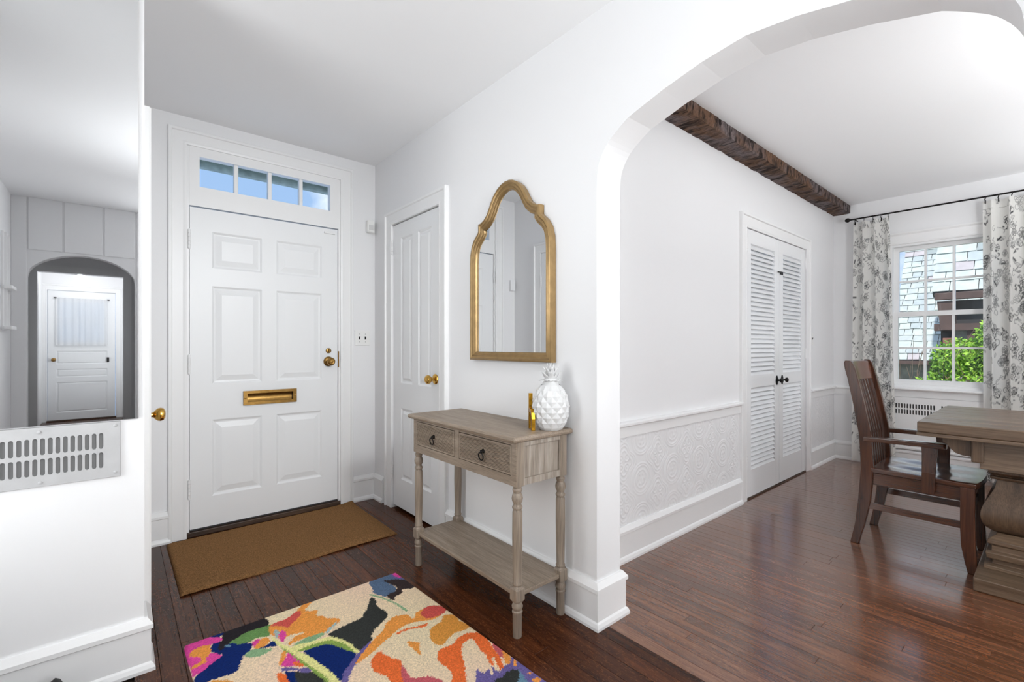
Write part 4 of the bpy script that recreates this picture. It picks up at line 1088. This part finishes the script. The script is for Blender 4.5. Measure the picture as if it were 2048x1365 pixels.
# front frame (faces -X): build in a (y, z) plane
def front_frame():
    m = MB(); ys = [ya, -.400, -.010, .024, .410, yb]; zs = [.624, .664, .792, .806]
    m.box(fx, fx+.02, ya, -.400, .624, .806); m.box(fx, fx+.02, -.010, .024, .664, .792); m.box(fx, fx+.02, .410, yb, .624, .806)
    m.box(fx, fx+.02, -.400, .410, .624, .664); m.box(fx, fx+.02, -.400, .410, .792, .806)
    return m.done('front_frame', M_greige, ct)
front_frame()
for yy0, yy1, nm in ((-.428, -.410, 'r'), (.414, .432, 'l')):
    sd = thing('side', None, None); sd.parent = ct
    o_ = yy0 if nm == 'r' else yy1; s_ = 1 if nm == 'r' else -1
    m = MB()
    for x0_, x1_, z0_, z1_ in ((fx+.02, fx+.046, .624, .806), (bx-.046, bx, .624, .806), (fx+.046, bx-.046, .624, .652), (fx+.046, bx-.046, .786, .806)):
        m.box(x0_, x1_, min(o_, o_+s_*.018), max(o_, o_+s_*.018), z0_, z1_)
    m.done('side_frame', M_greige_x, sd)
    a, b = o_+s_*.009, o_+s_*.017
    box('side_panel', M_greige_x, fx+.046, bx-.046, min(a, b), max(a, b), .652, .786, sd)
box('back_board', M_greige, bx-.018, bx-.001, ya+.02, yb-.02, .624, .806, ct)
box('inner_board', M_greige, fx+.02, bx-.02, ya+.02, yb-.02, .628, .640, ct)
for q0, q1 in fr_holes_y:
    dr = thing('drawer', None, None); dr.parent = ct
    a, b = q0+.004, q1-.004
    m = MB(); n = 18; z0_, z1_ = .676, .780; e = .010
    m.box(fx-.001, fx+.012, a, b, .667, .667+.008); m.box(fx-.001, fx+.012, a, b, .781, .789); m.box(fx-.001, fx+.012, a, a+.008, .675, .781); m.box(fx-.001, fx+.012, b-.008, b, .675, .781)
    m.done('drawer_edge', M_greige, dr)
    m = MB(); pts = []
    hgt = (.781-.675)/n
    for k in range(n):
        z = .675+k*hgt
        pts += [(.0035, z), (.0, z+hgt*.14), (-.001, z+hgt*.3), (-.001, z+hgt*.72), (.0, z+hgt*.86)]
    pts += [(.0035, .781), (.014, .781), (.014, .675)]
    m.prism(pts, lambda p: (fx+p[0], a+.008, p[1]), lambda p: (fx+p[0], b-.008, p[1])).done('ribbed_front', M_greige, dr)
    pl = thing('ring_pull', None, None, (fx, (a+b)/2, .722)); 
    pl.parent = dr
    MB().lathe([(.010, 0), (.010, -.004), (.006, -.010), (.006, -.016), (.002, -.018)], (0, 0, .012), 'x', 14).torus((-.015, 0, -.010), .017, .0030, (1, 0, .15), 20, 8).done('pull', M_black, pl, smooth=True)
LEG = [(.0175, .0), (.0185, .004), (.0195, .098), (.022, .102), (.022, .108), (.0185, .112), (.0225, .122), (.0235, .128), (.019, .140), (.0175, .146), (.0215, .150)]
LEG2 = [(.0215, .206), (.0185, .212), (.021, .217), (.021, .222), (.018, .228), (.0195, .30), (.0215, .42), (.0205, .515), (.0175, .525), (.0215, .531), (.0215, .537), (.017, .545), (.0165, .55), (.0215, .560), (.0235, .572), (.0215, .584), (.0165, .594), (.019, .602), (.0205, .608), (.017, .614), (.020, .626)]
def sq(h, r, c): return [(-h+c, -h, r), (h-c, -h, r), (h, -h+c, r), (h, h-c, r), (h-c, h, r), (-h+c, h, r), (-h, h-c, r), (-h, -h+c, r)]
for lx in (-.127, .129):
    for ly in (-.410, .414):
        lg = thing('leg', None, None, (lx, ly, 0)); lg.parent = ct
        MB().lathe(LEG, n=20).done('foot_turning', M_greige_z, lg, smooth=True)
        h_ = .0235
        MB().loft([sq(h_*.86, .148, .010), sq(h_, .156, .004), sq(h_, .200, .004), sq(h_*.86, .208, .010)]).done('block', M_greige_z, lg)
        MB().lathe(LEG2, n=20).done('turning', M_greige_z, lg, smooth=True)
        MB().loft([sq(.0205, .622, .003), sq(.0205, .806, .003)]).done('corner_post', M_greige_z, lg)
MB().box(-.140, .142, -.424, .428, .168, .186).done('shelf', M_greige, ct, bevel=.003)

# ------------------------------------------------------------------ arched mirror with gold frame
gm = thing('arched_mirror', 'gold framed mirror with scalloped arch top above the console table', 'mirror', (XB, 1.848, 0), R(-90))
hw = .326
half = [(hw, 1.122), (hw, 1.665), (hw-.003, 1.715), (hw-.016, 1.762), (hw-.040, 1.798), (hw-.072, 1.826), (hw-.078, 1.834), (hw-.078, 1.876)]
half += [(hw-.100, 1.878), (hw-.128, 1.890), (hw-.155, 1.912), (hw-.175, 1.942), (hw-.192, 1.972), (hw-.215, 2.002), (hw-.245, 2.028), (hw-.28, 2.046), (0.018, 2.053)]
outl = [(x, z) for x, z in half] + [(-x, z) for x, z in half[::-1]]     # counter-clockwise seen from the room (x right, z up)
def inset(poly, d):
    n = len(poly); out = []
    for i in range(n):
        p0, p1, p2 = Vector(poly[i-1]), Vector(poly[i]), Vector(poly[(i+1) % n])
        a, b = (p1-p0).normalized(), (p2-p1).normalized()
        na, nb_ = Vector((-a.y, a.x)), Vector((-b.y, b.x)); m = (na+nb_)
        if m.length < 1e-6: m = na
        m.normalize(); k = max(.45, m.dot(na)); q = p1+m*(d/k); out.append((q.x, q.y))
    return out
prof = [(0, -.002), (0, -.030), (.004, -.034), (.012, -.036), (.017, -.030), (.020, -.029), (.028, -.033), (.033, -.027), (.037, -.024), (.043, -.025), (.047, -.020), (.047, -.010)]
rings = [[(x, y, z) for x, z in inset(outl, d)] for d, y in prof]
MB().loft(rings, cap=False).done('mirror_frame', M_gold, gm, smooth=True)
gi = inset(outl, .026); mb = MB(); mb.bm.faces.new([mb.bm.verts.new((x, -.012, z)) for x, z in gi])
bmesh.ops.triangulate(mb.bm, faces=mb.bm.faces)
mb.done('mirror_glass', M_mirror, gm)
mb = MB(); bo = inset(outl, .004); mb.loft([[(x, -.001, z) for x, z in bo], [(x, -.008, z) for x, z in bo]], cap=False)
f_ = mb.bm.faces.new([mb.bm.verts.new((x, -.006, z)) for x, z in bo]); bmesh.ops.triangulate(mb.bm, faces=[f_])
mb.done('backing_board', M_blackp, gm)

# ------------------------------------------------------------------ ceramic pineapple
pa = thing('pineapple_jar', 'white ceramic pineapple on the right end of the console table', 'pineapple ornament', (1.470, 1.468, .830))
N = 11; J = 8
def prad(t): return .056+(.0795-.056)*math.sin(min(1, t/.48)*PI/2) if t < .48 else .0795-.0415*((t-.48)/.52)**2.1
mb = MB(); Hb = .205; lev = []
zz = [.012+(Hb-.020)*(1-(1-k/(J*1.0))**1.0) for k in range(J+1)]
for j in range(J+1):
    r = prad(zz[j]/Hb); lev.append([mb.bm.verts.new((r*math.cos((i+.5*(j % 2))*2*PI/N), r*math.sin((i+.5*(j % 2))*2*PI/N), zz[j])) for i in range(N)])
for j in range(1, J):
    for i in range(N):
        l_, r_ = lev[j][i], lev[j][(i+1) % N]
        kk = (i+1) % N if j % 2 == 0 else (i+1) % N
        if j % 2 == 0: dn, upv = lev[j-1][i], lev[j+1][i]
        else: dn, upv = lev[j-1][(i+1) % N], lev[j+1][(i+1) % N]
        a = (i+.5*(j % 2)+.5)*2*PI/N; r = prad(zz[j]/Hb)+.0065
        c = mb.bm.verts.new((r*math.cos(a), r*math.sin(a), zz[j]))
        for p, q in ((l_, dn), (dn, r_), (r_, upv), (upv, l_)): mb.bm.faces.new((p, q, c))
for i in range(N):
    mb.bm.faces.new((lev[0][i], lev[0][(i+1) % N], lev[1][i])); mb.bm.faces.new((lev[J][i], lev[J-1][i], lev[J][(i+1) % N]))
rb = [mb.bm.verts.new((.050*math.cos(2*PI*i/N), .050*math.sin(2*PI*i/N), 0)) for i in range(N)]
for i in range(N): mb.bm.faces.new((rb[i], rb[(i+1) % N], lev[0][(i+1) % N], lev[0][i]))
mb.bm.faces.new(rb[::-1])
mb.done('pineapple_body', M_porc, pa, bevel=.0012)
MB().lathe([(.040, .190), (.036, .203), (.031, .212), (.030, .222), (.016, .236), (.003, .240)], n=24).done('lid', M_porc, pa, smooth=True)
def leaf(ang, r0, z0, L, lean, w):
    def f(u, v):
        t = v; s = (u-.5)*2
        rr = r0+L*math.sin(lean)*(t**1.35); z = z0+L*math.cos(lean)*t-(.010*max(0, t-.6)**1.2*4 if lean > .7 else 0)
        wd = w*(math.sin(PI*min(1, (t+.25)/1.25))**.8)*(1-t**4*.9)
        rr += -abs(s)*wd*.30
        x, y = rr, s*wd
        return (x*math.cos(ang)-y*math.sin(ang), x*math.sin(ang)+y*math.cos(ang), z)
    return MB().grid(f, 4, 8).done('crown_leaf', M_porc, pa, smooth='all', solid=.0022)
for n_, r0, z0, L, lean, w, off in ((8, .024, .208, .036, .95, .0135, 0), (7, .018, .214, .052, .62, .0150, .4), (6, .011, .220, .062, .36, .0145, .1), (4, .005, .226, .070, .14, .0125, .6)):
    for k in range(n_): leaf(2*PI*k/n_+off, r0, z0, L, lean, w)

# ------------------------------------------------------------------ gold ornament standing edge-on
go_ = thing('gold_ornament', 'flat gold metal ornament standing edge-on beside the ceramic pineapple', 'ornament', (1.402, 1.519, .830), R(59))
t_ = .0085
MB().box(.018, .034, -t_, t_, .0, .158).done('upright', M_goldm, go_, bevel=.0015)
arcp = [(.030, .090), (.012, .094), (-.012, .092), (-.030, .078), (-.038, .050), (-.038, .0), (-.022, .0), (-.022, .046), (-.018, .064), (-.008, .074), (.006, .076), (.030, .070)]
MB().prism(arcp, lambda p: (p[0], -t_, p[1]), lambda p: (p[0], t_, p[1])).done('loop', M_goldm, go_, bevel=.0015)

# black shoe tip at the very bottom left
sh = thing('shoe', 'black shoe, only its heel collar showing at the bottom edge beside the left baseboard', 'shoe', (-.155, 1.885, 0), R(90))
mb = MB(); rings = []
for t, w_, h_ in ((0, .016, .030), (.03, .034, .045), (.09, .044, .058), (.16, .040, .075), (.20, .036, .112), (.225, .036, .123), (.250, .034, .124), (.266, .030, .116), (.275, .018, .095)):
    rings.append([(t-.03, w_*math.cos(a), max(.012, h_*math.sin(a)) if math.sin(a) > 0 else .012) for a in np.linspace(0, 2*PI, 17)[:-1]])
mb.loft(rings).done('upper', M_blackp, sh, smooth='all')
rings = [[(x-.03, y, z) for x, y in ((-.004, 0), (.02, .034), (.09, .046), (.17, .042), (.24, .038), (.276, .02), (.276, -.02), (.24, -.038), (.17, -.042), (.09, -.046), (.02, -.034))] for z in (0, .014)]
MB().loft(rings).done('sole', M_blackp, sh)

# ------------------------------------------------------------------ seen in the frameless mirror: rear passage
d6 = thing('door_6', 'white back door with a small curtained window at the end of the rear passage', 'door', (-.03, -5.90, 0), R(180), kind='structure')
hp = [(.10, .715, .14, .62), (.10, .715, .70, .83), (.10, .715, .91, 1.12)]
gl_ = (.13, .685, 1.26, 1.93)
holed('door_slab', .005, .81, .02, 2.08, .006, .045, hp+[gl_], M_door, d6)
for q in hp: raised_panel('door_panel', *q, .006, M_door, d6, field=.025)
for x in (.32, .50): box('muntin', M_door, x-.010, x+.010, .012, .040, 1.26, 1.93, d6)
box('muntin', M_door, .13, .685, .012, .040, 1.585, 1.605, d6); box('window_pane', glass(), .13, .685, .026, .029, 1.26, 1.93, d6)
knob(d6, .745, .98, .006, M_brass, .9, .03)
box('door_saddle', M_thresh, -.01, .825, -.02, .05, -.001, .022, d6)
box('chain_lock', M_black, .08, .11, -.008, .006, .93, 1.01, d6)
bc = thing('sheer_curtain', 'short white sheer curtain over the back door window', 'curtain', (-.4375, -5.885, 0), R(180))
M_sheer = vcol('sheer', .9, translucent=.6) if False else mat('sheer_white', (.86, .86, .86, 1), .9, spec=.1)
n_, l_ = M_sheer.node_tree.nodes, M_sheer.node_tree.links
trn = n_.new('ShaderNodeBsdfTranslucent'); trn.inputs[0].default_value = (.9, .9, .9, 1); mxs = n_.new('ShaderNodeMixShader'); mxs.inputs[0].default_value = .4
l_.new(n_['Principled BSDF'].outputs[0], mxs.inputs[1]); l_.new(trn.outputs[0], mxs.inputs[2]); l_.new(mxs.outputs[0], n_['Material Output'].inputs['Surface'])
MB().grid(lambda u, v: (-.31+.62*u, -.008-.009*math.sin(u*50+.8*math.sin(u*13)), 1.21+.76*v), 120, 8).done('sheer_cloth', M_sheer, bc, smooth='all')
MB().tube([(-.33, -.008, 1.965), (.33, -.008, 1.965)], .005).done('sheer_rod', M_trim, bc); box('rod_end', M_black, -.335, -.30, -.014, .0, 1.955, 1.972, bc); box('rod_end', M_black, .30, .335, -.014, 0, 1.955, 1.972, bc)
c6 = casing('trim_10', 0, .815, 2.085, .09, kind='structure'); c6.location = (-.03, -5.90, 0); c6.rotation_euler = (0, 0, R(180))
pl_ = thing('ceiling_light', 'glass bowl ceiling light in the rear passage', 'ceiling light', (-.43, -5.15, 2.42))
MB().lathe([(.05, 0), (.05, -.02), (.02, -.03)], n=20).done('canopy', M_black, pl_, smooth=True)
MB().lathe([(.14, -.06), (.135, -.09), (.11, -.125), (.06, -.15), (.01, -.155)], n=28, cap=False).done('bowl', glass(), pl_, smooth='all')
for k in range(3): MB().tube([(.03*math.cos(k*2.1), .03*math.sin(k*2.1), -.02), (.135*math.cos(k*2.1), .135*math.sin(k*2.1), -.065)], .004, 6).done('arm', M_black, pl_)
MB().lathe([(.012, -.03), (.026, -.06), (.028, -.08), (.018, -.10), (.003, -.108)], n=16).done('bulb', M_porc, pl_, smooth=True)
pt = bpy.data.lights.new('passage_lamp', 'POINT'); pt.energy = 8; pt.shadow_soft_size = .05; po = bpy.data.objects.new('passage_lamp', pt); C.objects.link(po); po.location = (-.43, -5.15, 2.22)
wr = thing('wall_rack', 'narrow white wall rack with two ledges at the left edge of the frameless mirror', 'rack', (XL, -1.62, 0), R(90))
MB().box(-.10, .10, -.018, 0, 1.34, 2.20).done('rack_back', M_trim, wr, bevel=.003)
for z in (1.345, 1.70): MB().box(-.12, .12, -.07, -.018, z, z+.03).done('rack_ledge', M_trim, wr, bevel=.004)
for x in (-.085, .075): MB().box(x, x+.012, -.035, -.018, 1.375, 2.19).done('rack_rail', M_trim, wr)

# ================================================================== DINING ROOM FURNITURE
# ------------------------------------------------------------------ armchair (world coordinates shifted to its own base)
ac = thing('armchair', 'cherry wood slat-back armchair at the end of the dining table', 'chair', (3.66, .56, 0))
# local x = X-3.66 , y = Y-.56 ; back at +y
def bar(name, pts, sx, sy, m, parent=None, bev=.003):
    """square section bar through points; sx, sy half sizes (lists allowed)"""
    n = len(pts); sx = sx if isinstance(sx, list) else [sx]*n; sy = sy if isinstance(sy, list) else [sy]*n
    rings = [[(p[0]-a, p[1]-b, p[2]), (p[0]+a, p[1]-b, p[2]), (p[0]+a, p[1]+b, p[2]), (p[0]-a, p[1]+b, p[2])] for p, a, b in zip(pts, sx, sy)]
    return MB().loft(rings).done(name, m, parent or ac, bevel=bev)
def ypost(z):     # centre line of the rear posts
    T = [(0, .253), (.12, .226), (.26, .205), (.46, .190), (.66, .200), (.85, .232), (1.0, .262), (1.11, .288)]
    for (za, a), (zb, b) in zip(T, T[1:]):
        if z <= zb: return a+(b-a)*(z-za)/(zb-za)
    return T[-1][1]
zs = [0, .06, .12, .19, .26, .36, .46, .56, .66, .76, .85, .93, 1.0, 1.06, 1.095, 1.11]
for sx in (-1, 1):
    x = sx*.220
    rp = bar('rear_post', [(x, ypost(z), z) for z in zs], [.016]*16, [.021, .022, .024, .027, .030, .031, .031, .030, .030, .029, .028, .027, .026, .026, .022, .014], M_cherry)
    MB().lathe([(.014, 0), (.014, .003)], (x, ypost(0)-.012, .0), 'z', 12).done('glide', M_black, ac)
    fy = [(0, -.262), (.06, -.255), (.14, -.246), (.24, -.243), (.45, -.243)]
    bar('front_leg', [(x*1.02, y, z) for z, y in fy], [.017, .020, .022, .022, .022], [.019, .024, .028, .029, .029], M_cherry)
    # arm and its support
    am = MB(); prof = []
    rings = []
    for y, w, zt in ((.205, .020, .655), (.14, .022, .660), (.0, .026, .664), (-.10, .029, .668), (-.150, .029, .668), (-.162, .022, .667)):
        rings.append([(x+sx*.012-w, y, zt-.028), (x+sx*.012+w, y, zt-.028), (x+sx*.012+w, y, zt-.004), (x+sx*.012+w*.8, y, zt), (x+sx*.012-w*.8, y, zt), (x+sx*.012-w, y, zt-.004)])
    am.loft(rings).done('arm', M_cherry_y, ac, bevel=.003)
    bar('arm_support', [(x+sx*.032, -.088, .385), (x+sx*.032, -.088, .42), (x+sx*.030, -.090, .50), (x+sx*.020, -.092, .60), (x+sx*.016, -.092, .640)], [.009]*5, [.026, .029, .029, .032, .034], M_cherry)
    bar('side_rail', [(x*.98, -.215, .404), (x*.98, -.215, .442)], .010, .0, M_cherry) if False else MB().box(x*.98-.010, x*.98+.010, -.216, .162, .372, .444).done('side_rail', M_cherry_y, ac, bevel=.002)
    MB().box(x-.008, x+.008, -.216, ypost(.24)-.02, .225, .262).done('side_stretcher', M_cherry_y, ac, bevel=.002)
MB().box(-.20, .20, -.250, -.232, .290, .330).done('front_stretcher', wood('cherry_wood_cross', srgb(66, 33, 19), srgb(112, 64, 38), .22, axis=0, bump=.05, coat=.35), ac, bevel=.002)
MB().box(-.20, .20, -.256, -.236, .372, .444).done('front_rail', _mats['cherry_wood_cross'], ac, bevel=.002)
MB().box(-.20, .20, .170, .190, .372, .444).done('back_rail', _mats['cherry_wood_cross'], ac, bevel=.002)
# scooped seat
def seat_f(u, v):
    x, y = (u-.5)*2, v      # v: 0 back .. 1 front
    wx = .238+.010*v-.03*max(0, v-.9)*4; X = x*wx
    Y = .172-v*.468+.0-.02*(x*x)*(v**6)*-1
    dip = -.012*math.exp(-((abs(x)-.42)**2)/.07)*math.exp(-((v-.42)**2)/.10)
    return (X, Y, .4755+dip-.004*max(0, abs(x)-.94)*10)
mb = MB(); nu, nv = 28, 28
topv = [[mb.bm.verts.new(seat_f(i/nu, j/nv)) for j in range(nv+1)] for i in range(nu+1)]
botv = [[mb.bm.verts.new((seat_f(i/nu, j/nv)[0]*.985, seat_f(i/nu, j/nv)[1], .4445)) for j in range(nv+1)] for i in range(nu+1)]
for i in range(nu):
    for j in range(nv):
        mb.bm.faces.new((topv[i][j], topv[i+1][j], topv[i+1][j+1], topv[i][j+1])); mb.bm.faces.new((botv[i][j], botv[i][j+1], botv[i+1][j+1], botv[i+1][j]))
for i in range(nu):
    for j in (0, nv): mb.bm.faces.new((topv[i][j], topv[i+1][j], botv[i+1][j], botv[i][j]))
for j in range(nv):
    for i in (0, nu): mb.bm.faces.new((topv[i][j], topv[i][j+1], botv[i][j+1], botv[i][j]))
mb.done('seat', M_cherry_y, ac, smooth=True, bevel=.004)
# crest rail and slats
mb = MB(); rings = []
for i in range(13):
    x = -.205+.41*i/12; c = .018*(1-(x/.205)**2)
    rings.append([(x, ypost(.985)+c-.011, .985), (x, ypost(.985)+c+.009, .985), (x, ypost(1.10)+c+.009, 1.100+.006*(1-(x/.205)**2)), (x, ypost(1.10)+c-.011, 1.100+.006*(1-(x/.205)**2))])
mb.loft(rings).done('crest_rail', _mats['cherry_wood_cross'], ac, smooth=True, bevel=.003)
for k in range(7):
    x = -.150+.30*k/6; c = .016*(1-(x/.205)**2)
    bar('back_slat', [(x, ypost(z)+c*(z-.44)/.56-.004*math.sin((z-.44)*5), z) for z in np.linspace(.450, .992, 9)], .0085, .0048, M_cherry, bev=.0015)

# ------------------------------------------------------------------ trestle dining table
dt = thing('dining_table', 'weathered oak trestle dining table with thick plank top at the right edge', 'dining table', (3.745, -.55, 0))
# local x = X-3.745, y = Y+.55 ; length 2.08 along y
HX, HY = .512, 1.045
def plank(name, x0, x1, y0, y1, z0, z1, m, parent, b=.004): return MB().box(x0, x1, y0, y1, z0, z1).done(name, m, parent, bevel=b)
nbp = 6
for k in range(nbp):
    xa, xb_ = -HX+.0+2*HX*k/nbp, -HX+2*HX*(k+1)/nbp
    plank('top_board', xa+.0012, xb_-.0012, -HY+.002, HY-.002, .745, .800, M_tab, dt, .006 if k in (0, nbp-1) else .0020)
plank('top_edge', -HX-.003, -HX+.03, -HY, HY, .726, .7446, M_tab, dt); plank('top_edge', HX-.03, HX+.003, -HY, HY, .726, .7446, M_tab, dt)
plank('top_edge', -HX+.03, HX-.03, HY-.04, HY, .726, .7446, M_tab, dt); plank('top_edge', -HX+.03, HX-.03, -HY, -HY+.04, .726, .7446, M_tab, dt)
for sx in (-1, 1):
    x = sx*(HX-.125)
    plank('apron', x-.018, x+.018, -.815, .815, .575, .7259, M_tab, dt)
    for sy in (-1, 1):
        pts = [(.845, .7255), (.955, .7255), (.955, .690), (.940, .682), (.925, .660), (.905, .640), (.880, .632), (.845, .630)]
        MB().prism(pts, lambda p: (x-.018, sy*p[0], p[1]), lambda p: (x+.018, sy*p[0], p[1])).done('bracket', M_tab_z, dt, bevel=.003)
        plank('key_post', x-.032, x+.030, min(sy*.800, sy*.846), max(sy*.800, sy*.846), .606, .7258, M_tab_z, dt, .005)
PED = [(.068, .43, .30), (.130, .43, .30), (.134, .39, .27), (.150, .385, .265), (.165, .40, .275), (.180, .395, .27), (.186, .355, .235), (.205, .345, .225), (.215, .365, .245), (.232, .37, .25), (.245, .352, .235)]
URN = [(.245, .300, .205), (.262, .325, .230), (.285, .344, .249), (.325, .353, .258), (.37, .347, .252), (.415, .326, .233), (.462, .302, .212), (.505, .292, .203), (.515, .292, .203)]
CAP = [(.515, .310, .222), (.528, .315, .228), (.534, .300, .212), (.548, .322, .232), (.562, .322, .232), (.568, .29, .20), (.585, .285, .195), (.7255, .285, .195)]
def stack(name, T, c, m, parent):
    rings = [[(-a, c-b, z), (a, c-b, z), (a, c+b, z), (-a, c+b, z)] for z, a, b in T]
    return MB().loft(rings).done(name, m, parent, smooth=True, bevel=.003)
for c in (.560, -.560):
    pd = thing('pedestal', None, None); pd.parent = dt
    MB().box(-.545, .545, c-.285, c+.268, 0, .066).done('foot_slab', M_tab, pd, bevel=.006)
    stack('base_moulding', [(z-.0, a*.80, b*.86) for z, a, b in PED if z > .17] and [(.066, .37, .245), (.085, .37, .245), (.090, .335, .215), (.115, .335, .215), (.120, .36, .235), (.150, .365, .238), (.156, .34, .218), (.185, .34, .218), (.192, .355, .232), (.212, .355, .232), (.235, .318, .205), (.245, .310, .200)], c, M_tab, pd)
    stack('urn', smooth_curve(URN, 3), c, M_tab_z, pd)
    stack('neck', CAP, c, M_tab_z, pd)
plank('stretcher', -.05, .05, -.36, .36, .27, .40, M_tab, dt)
